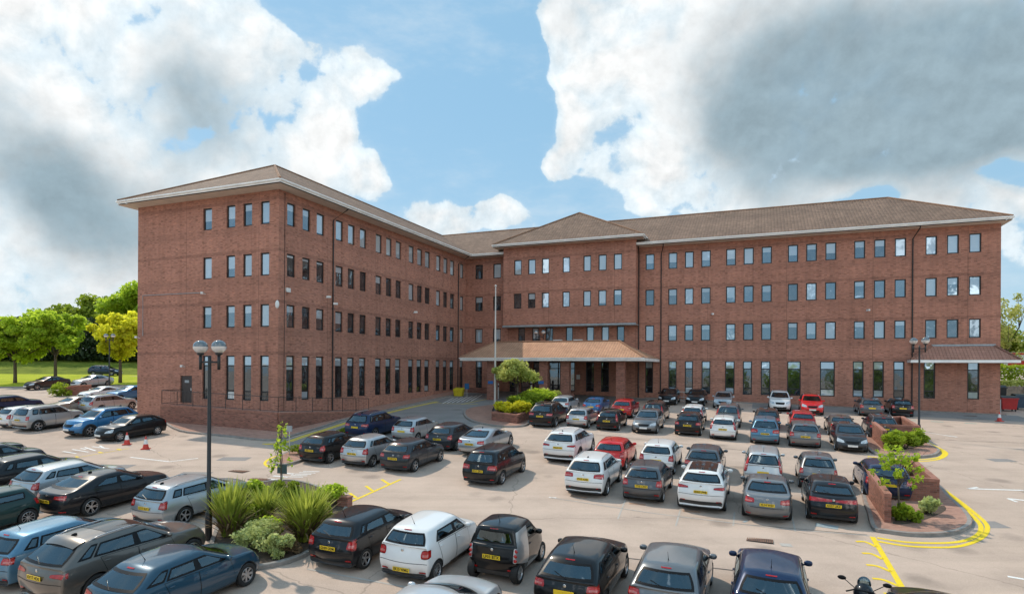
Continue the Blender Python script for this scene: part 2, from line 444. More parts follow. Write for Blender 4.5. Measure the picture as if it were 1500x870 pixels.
TYPES = dict(
    golf=dict(),
    megane=dict(L=4.36, W=1.83, H=1.46, rr=.85, deck=.16, deckz=.99, rf=1.95, cp=1.05, tl='wide', wheel='cover', beltr=1.01),
    supermini=dict(L=3.97, W=1.71, H=1.46, wb=2.48, fo=.80, rr=.55, cowl=1.0, rf=1.70, cp=.75, bp=-.20, rw=.30, tl='tri', wheel='five', hoodf=.74, zr=(.26, .46, .62, .80)),
    i10=dict(L=3.70, W=1.66, H=1.50, wb=2.39, fo=.72, rr=.42, cowl=.92, rf=1.50, cp=.62, bp=-.14, rw=.29, tl='round', wheel='ten', deckz=1.02, beltr=1.03, beltf=.95, hoodc=.97, hoodf=.76),
    talllight=dict(L=3.95, W=1.70, H=1.46, wb=2.48, fo=.80, rr=.52, cowl=1.0, rf=1.68, cp=.80, bp=-.2, rw=.30, tl='tall'),
    focus=dict(L=4.34, W=1.83, H=1.48, wb=2.64, rr=.66, tl='tri', beltr=1.03),
    mpv=dict(L=4.38, W=1.82, H=1.63, wb=2.65, rr=.48, cowl=.92, rf=1.62, hoodc=1.02, hoodf=.80, beltr=1.05, beltf=.99, deckz=1.05, tl='wide', rw=.325),
    mpvtall=dict(L=4.30, W=1.82, H=1.66, wb=2.65, rr=.42, cowl=.90, rf=1.58, hoodc=1.04, hoodf=.80, beltr=1.06, beltf=1.0, deckz=1.05, tl='tall', rw=.32),
    suv=dict(L=4.39, W=1.83, H=1.61, wb=2.60, fo=.90, rr=.62, cowl=1.12, rf=1.85, hoodc=1.06, hoodf=.86, beltr=1.10, beltf=1.02, deckz=1.08, tl='wide', rw=.345, rails=1, clad=1, zr=(.32, .52, .70, .90), zf=(.26, .44, .60, .74)),
    coupesuv=dict(L=4.40, W=1.90, H=1.63, wb=2.68, fo=.86, rr=.55, cowl=1.10, rf=1.85, hoodc=1.10, hoodf=.94, beltr=1.20, beltf=1.05, deckz=1.16, tl='slim', rw=.365, clad=1, topw=.72, zr=(.34, .56, .74, .94), zf=(.28, .46, .64, .80), roof='black', wheel='five'),
    velar=dict(L=4.78, W=1.93, H=1.66, wb=2.87, fo=.88, rr=.62, cowl=1.22, rf=2.05, hoodc=1.10, hoodf=.94, beltr=1.16, beltf=1.06, deckz=1.14, tl='slim', rw=.375, clad=1, rails=1, zr=(.34, .56, .76, .96), zf=(.28, .46, .64, .80)),
    fpace=dict(L=4.73, W=1.94, H=1.65, wb=2.87, fo=.88, rr=.78, cowl=1.28, rf=2.10, hoodc=1.07, hoodf=.88, beltr=1.14, beltf=1.03, deckz=1.10, tl='slim', rw=.37, roof='pano', rails=1, spoiler=1, zr=(.32, .54, .74, .94), zf=(.26, .46, .62, .78), wheel='five'),
    bigsuv=dict(L=4.80, W=1.93, H=1.72, wb=2.90, fo=.88, rr=.60, cowl=1.24, rf=2.05, hoodc=1.12, hoodf=.92, beltr=1.12, beltf=1.06, deckz=1.12, tl='wide', rw=.37, rails=1, zr=(.32, .54, .74, .94), zf=(.26, .46, .62, .78)),
    duster=dict(L=4.32, W=1.82, H=1.66, wb=2.67, fo=.82, rr=.42, cowl=1.10, rf=1.78, hoodc=1.08, hoodf=.92, beltr=1.10, beltf=1.05, deckz=1.08, tl='small', rw=.345, rails=1, clad=1, wheel='five', zr=(.32, .52, .70, .90), zf=(.28, .46, .62, .78)),
    saloon=dict(L=4.63, W=1.81, H=1.43, wb=2.81, fo=.78, deck=.56, rr=1.22, cowl=1.32, rf=2.14, cp=1.20, bp=-.12, deckz=1.02, beltr=.98, beltf=.92, hoodc=.96, hoodf=.74, tl='low', rw=.325, wheel='twin', nose=.5),
    bigsaloon=dict(L=4.93, W=1.88, H=1.46, wb=2.91, fo=.90, deck=.50, rr=1.45, cowl=1.40, rf=2.25, cp=1.25, bp=-.18, deckz=1.03, beltr=.99, beltf=.93, hoodc=.97, hoodf=.76, tl='lowwide', rw=.345, wheel='twin', nose=.55),
    coupe=dict(L=4.92, W=1.87, H=1.40, wb=2.85, fo=.88, deck=.46, rr=1.60, cowl=1.40, rf=2.28, cp=1.30, bp=-.25, deckz=1.00, beltr=.97, beltf=.91, hoodc=.94, hoodf=.72, tl='low', rw=.34, wheel='twin', nose=.55, panels=2),
    estate=dict(L=4.50, W=1.80, H=1.47, wb=2.66, rr=.52, cowl=1.18, rf=1.98, cp=.95, tl='tri', rw=.32, rails=1),
    bubble=dict(L=4.25, W=1.76, H=1.46, wb=2.63, rr=.92, deck=.22, cowl=.98, rf=1.80, cp=.95, deckz=1.02, tl='band', beltr=1.0, hoodc=.96, hoodf=.72, spoiler=2, rw=.33, wheel='twin'),
    retro=dict(L=3.55, W=1.63, H=1.49, wb=2.30, fo=.70, rr=.62, cowl=.92, rf=1.52, cp=.62, bp=-.22, deck=.16, deckz=.98, beltr=.99, beltf=.94, hoodc=.96, hoodf=.76, tl='small', rw=.29, panels=1, crbelt=.25),
    mini=dict(L=3.72, W=1.69, H=1.42, wb=2.47, fo=.72, rr=.36, cowl=1.0, rf=1.42, cp=.62, bp=-.16, deck=.10, deckz=.97, beltr=.97, beltf=.95, hoodc=.96, hoodf=.78, tl='small', rw=.31, panels=1, topw=.80, wheel='ten'),
    smart=dict(frontlean=(.05, 0, .01, .04, .10), rearlean=(.08, 0, 0, .03, .06), rbulge=.10, L=2.50, W=1.515, H=1.55, wb=1.81, fo=.38, rr=.20, cowl=.52, rf=.98, cp=.46, bp=-.36, nose=.32, deck=.13, deckz=1.02, beltr=1.02, beltf=.96, hoodc=1.0, hoodf=.80, tl='dots', rw=.285, panels=1, topw=.80, smart=1, wheel='cover', fbulge=.16, quarter=0, zr=(.28, .48, .64, .84)),
)

def cut_holes(me, holes):
    """take the painted skin away behind each pane"""
    bm = bmesh.new(); bm.from_mesh(me)
    def to2(d, c): return (c.x, c.z) if d in 'RF' else (c.y, c.z)
    def facing(d, n): return {'R': -n.y, 'F': n.y, '+': n.x, '-': -n.x}[d] > (.22 if d in 'RF' else .35)
    def side_ok(d, c): return True if d in 'RF' else (c.x > 0) == (d == '+')
    def inside(q, p, grow=0.0):
        cu, cv = sum(a[0] for a in q) / 4, sum(a[1] for a in q) / 4
        if grow: q = [(cu + (a[0] - cu) * (1 + grow), cv + (a[1] - cv) * (1 + grow)) for a in q]
        sg = None
        for k in range(4):
            a, b = q[k], q[(k + 1) % 4]; cr = (b[0] - a[0]) * (p[1] - a[1]) - (b[1] - a[1]) * (p[0] - a[0])
            if sg is None: sg = cr > 0
            elif (cr > 0) != sg: return False
        return True
    for d, q in holes:
        for k in range(4):
            a, b = q[k], q[(k + 1) % 4]; e = (b[0] - a[0], b[1] - a[1]); nn = (-e[1], e[0])
            co = Vector((a[0], 0, a[1])) if d in 'RF' else Vector((0, a[0], a[1])); no = Vector((nn[0], 0, nn[1])) if d in 'RF' else Vector((0, nn[0], nn[1]))
            F = [f for f in bm.faces if facing(d, f.normal) and side_ok(d, f.calc_center_median()) and inside(q, to2(d, f.calc_center_median()), .6)]
            geom = list({x for f in F for x in (*f.verts, *f.edges, f)})
            if geom: bmesh.ops.bisect_plane(bm, geom=geom, dist=1e-5, plane_co=co, plane_no=no.normalized())
        bm.normal_update()
        kill = [f for f in bm.faces if facing(d, f.normal) and side_ok(d, f.calc_center_median()) and inside(q, to2(d, f.calc_center_median()))]
        bmesh.ops.delete(bm, geom=kill, context='FACES')
    bm.to_mesh(me); bm.free(); me.update()

PROTO = {}
def car_type(kind):
    if kind in PROTO: return PROTO[kind]
    p = dict(BASE); p.update(TYPES[kind]); L, W, H = p['L'], p['W'], p['H']
    body, bvh = car_body(p)
    parts = []          # (name, mesh, material key or 'paint', child list)
    def add(name, vsfs, mat, kids=(), sm=True, loc=None):
        me = raw_mesh(vsfs[0], vsfs[1], sm) if not isinstance(vsfs, bpy.types.Mesh) else vsfs
        parts.append((name, me, mat, list(kids), loc)); return me
    y0, y7 = -L / 2, L / 2
    ya = axle_y(p); rw = p['rw']
    sw = W / 2
    def side_x(y, z):
        h = bvh.ray_cast(Vector((9, y, z)), Vector((-1, 0, 0))); return h[0].x if h[0] is not None else sw
    def rear_y(x, z):
        h = bvh.ray_cast(Vector((x, -9, z)), Vector((0, 1, 0))); return h[0].y if h[0] is not None else y0
    def top_z(x, y):
        h = bvh.ray_cast(Vector((x, y, 9)), Vector((0, 0, -1))); return h[0].z if h[0] is not None else H
    br, bf = p['beltr'], p['beltf']
    holes = []
    def glass(name, d, quad, n, m, rnd):
        wq = ((quad[1][0] - quad[0][0]) + (quad[2][0] - quad[3][0])) / 2; hq = ((quad[3][1] - quad[0][1]) + (quad[2][1] - quad[1][1])) / 2
        dx, dy = min(.5, 2 * .055 / abs(wq)), min(.5, 2 * .045 / abs(hq))
        ss = [-1] + [-1 + dx + (2 - 2 * dx) * k / (n - 3) for k in range(n - 2)] + [1]; ts = [-1] + [-1 + dy + (2 - 2 * dy) * k / (m - 3) for k in range(m - 2)] + [1]
        vs, fs = patch(bvh, d, quad, n, m, .007, rnd, ss, ts)
        mids = [1 if (i % (n - 1) in (0, n - 2) or i // (n - 1) in (0, m - 2)) else 0 for i in range(len(fs))]
        me = raw_mesh(vs, fs, True, mids); me.materials.append(None); me.materials.append(CM['trim'])
        parts.append((name, me, 'glass', [], None))
        cu, cv = sum(q[0] for q in quad) / 4, sum(q[1] for q in quad) / 4
        holes.append((d, [(q[0] + (cu - q[0]) * min(.4, .036 / (abs(wq) / 2)), q[1] + (cv - q[1]) * min(.4, .030 / (abs(hq) / 2))) for q in quad]))
    # rear window
    zb, zt = p['deckz'] + .055, H - (.135 if p['rr'] < 1 else .10)
    wb_, wt = sw * .80, sw * .62
    glass('rear_window', 'R', [(-wb_, zb), (wb_, zb), (wt, zt), (-wt, zt)], 13, 9, .16)
    # windscreen
    zb, zt = p['hoodc'] + .085, H - .10
    glass('windscreen', 'F', [(-sw * .80, zb), (sw * .80, zb), (sw * .62, zt), (-sw * .62, zt)], 13, 9, .10)
    # side glass
    ztop = H - .165
    yA0, yA1 = y7 - p['cowl'] - .34, y7 - p['rf'] - .16       # front edge of the glass low / high
    yB = p['bp']; yC0, yC1 = y0 + p['cp'] + (.0 if p['quarter'] else .12), y0 + max(p['rr'] + .42, p['cp'] + .12)
    yQ0, yQ1 = y0 + max(p['deck'], .3) + .22, y0 + p['rr'] + .20
    def bz(y): 
        t = (y - y0) / L; return br + (bf - br) * min(1, max(0, (t - .2) / .5)) + .045
    for sd in '-+':
        def q(a0, a1, b1, b0, zt_=ztop): return [(a0, bz(a0)), (a1, bz(a1)), (b1, zt_), (b0, zt_)]
        if p['panels'] == 2:
            if p['quarter'] and yC0 - yQ0 > .12 and p['deck'] < .3:
                glass('side_window', sd, q(yQ0, yC0 - .04, yC1 - .05, yQ1), 8, 8, .16)
            glass('side_window', sd, q(yC0, yB - .03, yB - .03, yC1), 10, 8, .08)
            glass('side_window', sd, q(yB + .03, yA0, yA1, yB + .03), 11, 8, .12)
            add('pillar_trim', patch(bvh, sd, q(yB - .04, yB + .04, yB + .04, yB - .04), 3, 6, .004), 'trim')
        else:
            if not p['smart']:
                glass('side_window', sd, q(yQ0 + .05, yB - .03, yB - .03, yQ1), 10, 8, .16)
            glass('side_window', sd, q(yB + .03, yA0, yA1, yB + .03), 11, 8, .12)
        # doors
        zs = .30
        fr = ya[1] - rw - .10; bk = ya[0] + rw + .06
        doors = [(yB + .015, min(yA0 + .05, fr + .15), fr, yB + .015)] if p['panels'] == 1 else [(yB + .012, min(yA0 + .05, fr + .15), fr, yB + .012), (max(yC0 - .10, ya[0] + .12), yB - .012, yB - .012, bk)]
        for dq in doors:
            t0, t1, b1, b0 = dq
            gap = .012
            add('panel_gap', patch(bvh, sd, [(b0 - gap, zs - gap), (b1 + gap, zs - gap), (t1 + gap, bz(t1) - .02), (t0 - gap, bz(t0) - .02)], 9, 9, .0035, .06), 'seam')
            hy = t0 + .16; hz = bz(t0) - .15
            hx = side_x(hy, hz)
            mbh = MB(); sx = 1 if sd == '+' else -1
            mbh.add(*ellipsoid((sx * (hx + .022), hy, hz), (.035, .19, .035), 8, 6))
            add('door', patch(bvh, sd, [(b0, zs), (b1, zs), (t1, bz(t1) - .03), (t0, bz(t0) - .03)], 11, 9, .0065, .06), 'smartdoor' if p['smart'] else 'paint', [('handle', mbh.mesh(True), 'paint')])
        if p['smart']:
            add('cell_panel', patch(bvh, sd, [(y0 + .12, .62), (yB - .02, .40), (yB + .10, H - .13), (y0 + .30, H - .16)], 8, 12, .008, .1), 'cell')
            add('cell_panel', patch(bvh, sd, [(yB - .02, .27), (fr + .03, .27), (fr + .03, .34), (yB - .02, .42)], 8, 4, .008), 'cell')
        # wheel-arch cladding
        if p['clad']:
            for y in ya:
                mbc = MB(); sx = 1 if sd == '+' else -1; nn = 20
                for k in range(nn):
                    for ww in (0,):
                        a0, a1 = math.pi * (-.08 + 1.16 * k / nn), math.pi * (-.08 + 1.16 * (k + 1) / nn)
                        pts = []
                        for a, r_ in ((a0, rw + .045), (a1, rw + .045), (a1, rw + .115), (a0, rw + .115)):
                            yy, zz = y + r_ * math.cos(a), rw + r_ * math.sin(a)
                            xx = side_x(yy, max(.25, zz)) + .008
                            pts.append((sx * xx, yy, zz))
                        mbc.add(pts, [(0, 1, 2, 3)])
                add('arch_trim', mbc.mesh(True), 'plastic')
            add('sill_trim', patch(bvh, sd, [(ya[0] + rw, .21), (ya[1] - rw, .21), (ya[1] - rw, .34), (ya[0] + rw, .34)], 8, 3, .009), 'plastic')
    # lights
    tl = p['tl']; k3 = p.get('zr', BASE.get('zr', (.24, .44, .62, .82)))[3]; dz = p['deckz']
    def mirror_q(q): return [(-q[1][0], q[1][1]), (-q[0][0], q[0][1]), (-q[3][0], q[3][1]), (-q[2][0], q[2][1])]
    Q = {
        'mid': [(.60, k3 - .06), (.97, k3 - .04), (.95, dz + .0), (.62, dz - .03)],
        'wide': [(.48, k3 - .03), (.985, k3 - .05), (.96, dz - .01), (.50, dz - .05)],
        'tri': [(.66, k3 - .08), (.97, k3 - .10), (.93, dz + .06), (.70, dz - .02)],
        'round': [(.66, k3 - .09), (.97, k3 - .07), (.94, dz - .02), (.66, dz - .05)],
        'small': [(.76, k3 - .09), (.96, k3 - .09), (.94, dz - .0), (.76, dz - .0)],
        'slim': [(.50, dz - .20), (.985, dz - .22), (.97, dz - .07), (.50, dz - .12)],
        'low': [(.48, k3 - .05), (.975, k3 - .08), (.95, dz - .04), (.50, dz - .08)],
        'lowwide': [(.42, k3 + .01), (.975, k3 - .05), (.95, dz - .04), (.42, dz - .08)],
        'band': [(.05, k3 + .05), (.97, k3 - .01), (.94, dz - .02), (.05, dz - .06)],
        'tall': [(.80, k3 - .10), (.985, k3 - .10), (.80, H - .22), (.70, H - .20)],
    }
    if tl == 'dots':
        for s in (-1, 1):
            q = [(s * .80 * sw, .62), (s * .96 * sw, .62), (s * .93 * sw, 1.00), (s * .80 * sw, 1.00)]
            if s < 0: q = [q[1], q[0], q[3], q[2]]
            vs, fs = patch(bvh, 'R', q, 5, 7, .012, .3)
            kids = []
            for zz in (.69, .81, .93):
                x = s * .875 * sw; y = rear_y(x, zz)
                mbd = MB(); mbd.add(*ellipsoid((x, y - .012, zz), (.11, .05, .10)))
                kids.append(('lamp', mbd.mesh(True), 'tail'))
            parts.append(('tail_light', raw_mesh(vs, fs, True), 'cell', kids, None))
    else:
        q = [(a * sw, z) for a, z in Q[tl]]
        rn = .7 if tl == 'round' else .3
        for qq in (q, mirror_q(q)):
            vs, fs = patch(bvh, 'R', qq, 12, 9, .009, rn)
            mids = [2 if i // 11 == 0 or i // 11 == 7 else 1 if (i // 11 in (2, 3) and 2 <= i % 11 <= 8) else 0 for i in range(len(fs))]
            if tl in ('slim', 'band'): mids = [2 if i // 11 in (0, 7) else 0 for i in range(len(fs))]
            me = raw_mesh(vs, fs, True, mids); me.materials.append(None); me.materials.append(CM['clear']); me.materials.append(CM['tail2'])
            parts.append(('tail_light', me, 'tail', [], None))
    zf = p.get('zf', (.20, .38, .53, .64)); hf = p['hoodf']
    q = [(.46 * sw, zf[3] - .05), (.90 * sw, zf[3] - .02), (.86 * sw, hf + .10), (.50 * sw, hf - .03)]
    add('headlight', patch(bvh, 'F', q, 8, 6, .009, .3), 'lamp'); add('headlight', patch(bvh, 'F', mirror_q(q), 8, 6, .009, .3), 'lamp')
    add('grille', patch(bvh, 'F', [(-.36 * sw, zf[3] - .08), (.36 * sw, zf[3] - .08), (.42 * sw, hf - .04), (-.42 * sw, hf - .04)], 9, 5, .008, .1), 'trim')
    add('air_intake', patch(bvh, 'F', [(-.55 * sw, zf[0] + .07), (.55 * sw, zf[0] + .07), (.62 * sw, zf[1] + .03), (-.62 * sw, zf[1] + .03)], 9, 4, .008, .2), 'trim')
    add('front_bumper_trim', patch(bvh, 'F', [(-.8 * sw, zf[0] + .01), (.8 * sw, zf[0] + .01), (.8 * sw, zf[0] + .06), (-.8 * sw, zf[0] + .06)], 9, 3, .008), 'plastic')
    # rear details
    zr_ = p.get('zr', (.24, .44, .62, .82))
    add('rear_bumper_trim', patch(bvh, 'R', [(-.86 * sw, zr_[0] - .01), (.86 * sw, zr_[0] - .01), (.86 * sw, zr_[0] + (.15 if p['clad'] else .08)), (-.86 * sw, zr_[0] + (.15 if p['clad'] else .08))], 11, 4, .008, .1), 'plastic')
    add('bumper_gap', patch(bvh, 'R', [(-.90 * sw, zr_[2] - .007), (.90 * sw, zr_[2] - .007), (.90 * sw, zr_[2] + .007), (-.90 * sw, zr_[2] + .007)], 13, 2, .004), 'seam')
    for s in (-1, 1):
        add('reflector', patch(bvh, 'R', [(s * .72 * sw - .10, zr_[1] - .10), (s * .72 * sw + .10, zr_[1] - .10), (s * .72 * sw + .10, zr_[1] - .05), (s * .72 * sw - .10, zr_[1] - .05)], 5, 3, .010, .2), 'tail')
    y = rear_y(0, H - .13)
    add('brake_light', patch(bvh, 'R', [(-.12, H - .098), (.12, H - .098), (.12, H - .08), (-.12, H - .08)], 5, 2, .010), 'tail')
    mbw = MB(); za, zb2 = p['deckz'] + .07, p['deckz'] + .17
    mbw.tube([(.03, rear_y(.03, za) - .02, za), (-.32, rear_y(-.32, zb2) - .025, zb2)], .009, 5)
    if p['rr'] < 1.0: add('wiper', mbw.mesh(), 'trim')
    zbd = p['deckz'] - .09
    mbb = MB(); yb = rear_y(0, zbd); mbb.add(*ellipsoid((0, yb - .004, zbd), (.09, .02, .09)))
    add('badge', mbb.mesh(True), 'chrome')
    # wheels come later, mirrors here
    for s in (-1, 1):
        ym = y7 - p['cowl'] - .42; zm = bz(ym) + .07
        x = side_x(ym, zm) + .13
        mbm = MB(); mbm.add(*ellipsoid((s * x, ym, zm), (.21, .13, .145), 12, 8, .8)); mbm.tube([(s * (x - .16), ym + .03, zm - .07), (s * (x - .05), ym, zm - .03)], .022, 6)
        add('wing_mirror', mbm.mesh(True), 'paint')
    if p['rails']:
        for s in (-1, 1):
            pts = []
            ys = np.linspace(y0 + p['rr'] + .22, y7 - p['rf'] - .18, 8)
            for i, yy in enumerate(ys):
                x = s * sw * p.get('topw', .74) * .86
                pts.append((x, yy, top_z(x, yy) + (.035 if 0 < i < 7 else -.005)))
            mbr = MB(); mbr.tube(pts, .018, 6); add('roof_rail', mbr.mesh(True), 'rail')
    if p['roof']:
        ra, rb = y0 + p['rr'] + .12, y7 - p['rf'] - .06
        if p['roof'] == 'pano': ra = y0 + p['rr'] + .75
        w_ = sw * p.get('topw', .74) * .80
        add('roof_panel', patch(bvh, 'T', [(-w_, ra), (w_, ra), (w_ * .95, rb), (-w_ * .95, rb)], 9, 9, .006, .1), 'gloss')
    if p.get('spoiler') == 1:
        yy = y0 + p['rr']
        add('spoiler', patch(bvh, 'T', [(-sw * .60, yy - .16), (sw * .60, yy - .16), (sw * .62, yy + .16), (-sw * .62, yy + .16)], 9, 6, .03, .15), 'paint')
    if p.get('spoiler') == 2:
        mbs = MB(); zz = p['deckz'] + .10
        mbs.tube([(x_ * sw, rear_y(x_ * sw, zz) - .03, zz) for x_ in (-.8, -.5, 0, .5, .8)], .028, 6)
        add('spoiler', mbs.mesh(True), 'paint')
    mba = MB(); yy = y0 + max(p['rr'], .3) + .30; z_ = top_z(0, yy)
    if kind in ('saloon', 'bigsaloon', 'coupe', 'suv', 'fpace', 'velar', 'bigsuv', 'coupesuv', 'estate'):
        mba.add(*ellipsoid((0, yy - .06, z_ + .02), (.05, .17, .09)))
    else:
        mba.tube([(0, yy, z_ - .01), (0, yy - .05, z_ + .08), (0, yy - .16, z_ + .26)], [.014, .006, .004], 5)
    add('aerial', mba.mesh(True), 'trim')
    # plates
    plow = tl in ('round',) or kind in ('golf', 'focus') and False
    pz = (zr_[1] - .02) if plow else (zr_[2] + zr_[3]) / 2 + (.02 if kind != 'smart' else .0)
    py_ = min(rear_y(0, pz), rear_y(0, pz + .05), rear_y(0, pz - .05), rear_y(.2, pz))
    mbp = MB(); mbp.box((0, 0, 0), (.52, .012, .112))
    parts.append(('number_plate', mbp.mesh(), 'yellow', [], (0, py_ - .014, pz)))
    h = bvh.ray_cast(Vector((0, 9, zf[1] + .07)), Vector((0, -1, 0)))
    mbp = MB(); mbp.box((0, 0, 0), (.52, .012, .112))
    parts.append(('number_plate', mbp.mesh(), 'platewhite', [], (0, h[0].y + .02, zf[1] + .07)))
    cut_holes(body, holes)
    inn = MB(); zc = .50 if H < 1.55 else .62; ht = min(H - .20, zc + .72)
    for sx in (-1, 1):
        x = sx * .40 * sw; yb = p['bp'] + (.06 if p['panels'] == 2 else .14)
        Ms = Matrix.Translation((x, yb, zc)) @ Matrix.Rotation(R(14), 4, 'X')
        inn.box((x, yb + .28, zc), (.48, .52, .16)); inn.box((0, 0, .30), (.48, .13, .58), 0, Ms)
        hv, hf = ellipsoid((0, -.01, ht - zc - .09), (.27, .11, .18), 10, 6, .7); inn.add([Ms @ Vector(v) for v in hv], hf)
    if not p['smart']:
        yr = y0 + p['cp'] - .12; Mr = Matrix.Translation((0, yr, zc)) @ Matrix.Rotation(R(16), 4, 'X'); wr = sw * 1.30
        inn.box((0, yr + .28, zc), (wr, .5, .16)); inn.box((0, 0, .28), (wr, .12, .54), 0, Mr)
        for x in (-.5, 0, .5):
            hv, hf = ellipsoid((x * sw, -.01, .62 if H > 1.5 else .56), (.24, .10, .13), 10, 6, .7); inn.add([Mr @ Vector(v) for v in hv], hf)
    inn.box((0, y7 - p['cowl'] - .30, p['hoodc'] - .12), (sw * 1.40, .34, .20)); inn.box((0, 0, .30), (sw * 1.55, L * .62, .04))
    wv, wf = ellipsoid((.40 * sw, y7 - p['cowl'] - .62, p['hoodc'] - .05), (.36, .05, .36), 14, 6); inn.add(wv, wf)
    parts.append(('interior', inn.mesh(), 'fabric', [], None))
    tyre, rim = wheel_meshes(rw, p['wheel'], .235 if rw > .335 else .205)
    wheels = [(s * (sw - .118 - (.015 if rw > .335 else 0)), y, rw, s) for s in (1, -1) for y in ya]
    PROTO[kind] = dict(p=p, body=body, parts=parts, tyre=tyre, rim=rim, wheels=wheels, axle=ya)
    return PROTO[kind]

TRIM2 = {}
def mat_for(key, paintmat):
    if key == 'paint' or key == 'smartdoor': return paintmat
    if key == 'cell': return get_paint('silver')
    if key == 'rail': return CM['chrome'] if False else CM['alloy']
    if key == 'gloss':
        if 'gloss' not in TRIM2: TRIM2['gloss'] = simple_mat('gloss_black_roof', (.01, .01, .011), .12, 0, .5, .5, noise=.5, scale=2)
        return TRIM2['gloss']
    return CM[key]

def put(name, me, mat, parent, loc=None):
    """object whose material sits on the object, so meshes stay shared"""
    o = bpy.data.objects.new(name, me)
    if len(me.materials) == 0: me.materials.append(None)
    link(o, parent)
    o.material_slots[0].link = 'OBJECT'; o.material_slots[0].material = mat
    if loc is not None: o.location = loc
    return o

PLATE_FONT = {}
def plate_text(txt):
    cu = bpy.data.curves.new('t', 'FONT'); cu.body = txt; cu.size = .115; cu.align_x = 'CENTER'; cu.align_y = 'CENTER'
    cu.offset = .0028; cu.extrude = .0008; cu.resolution_u = 2
    o = bpy.data.objects.new('t', cu); COL.objects.link(o)
    bpy.context.view_layer.update()
    me = bpy.data.meshes.new_from_object(o.evaluated_get(bpy.context.evaluated_depsgraph_get()))
    bpy.data.objects.remove(o)
    xs = [v.co.x for v in me.vertices]; w = max(xs) - min(xs)
    k = .46 / w
    for v in me.vertices: v.co = Vector((v.co.x * k, -.008 - v.co.z, v.co.y))
    return me

def make_car(kind, color, label, loc, rot, scale=(1, 1, 1), txt=None, group=None, badge=True, roofcol=None, rim=None):
    T = car_type(kind); pm = get_paint(color)
    root = empty('parked_car', loc)
    root.rotation_mode = 'QUATERNION'; root.rotation_quaternion = rot; root.scale = scale
    tag(root, label, 'car', group)
    body = put('body', T['body'], pm, root)
    for name, me, mat, kids, lc in T['parts']:
        o = put(name, me, mat_for(mat, pm) if not (mat == 'gloss' and roofcol) else get_paint(roofcol), root, lc)
        for kn, km, kmat in kids: put(kn, km, mat_for(kmat, pm), o)
        if name == 'number_plate' and mat == 'yellow' and txt:
            put('lettering', plate_text(txt), CM['ink'], o)
    for x, y, z, s in T['wheels']:
        w = put('wheel', T['tyre'], CM['rubber'], root, (x, y, z))
        if s < 0: w.rotation_euler = (0, 0, math.pi)
        r = bpy.data.objects.new('rim', T['rim'])
        if len(T['rim'].materials) == 0: T['rim'].materials.append(CM['alloy']); T['rim'].materials.append(CM['trim'])
        link(r, w)
        if rim: r.material_slots[0].link = 'OBJECT'; r.material_slots[0].material = CM[rim]
    return root
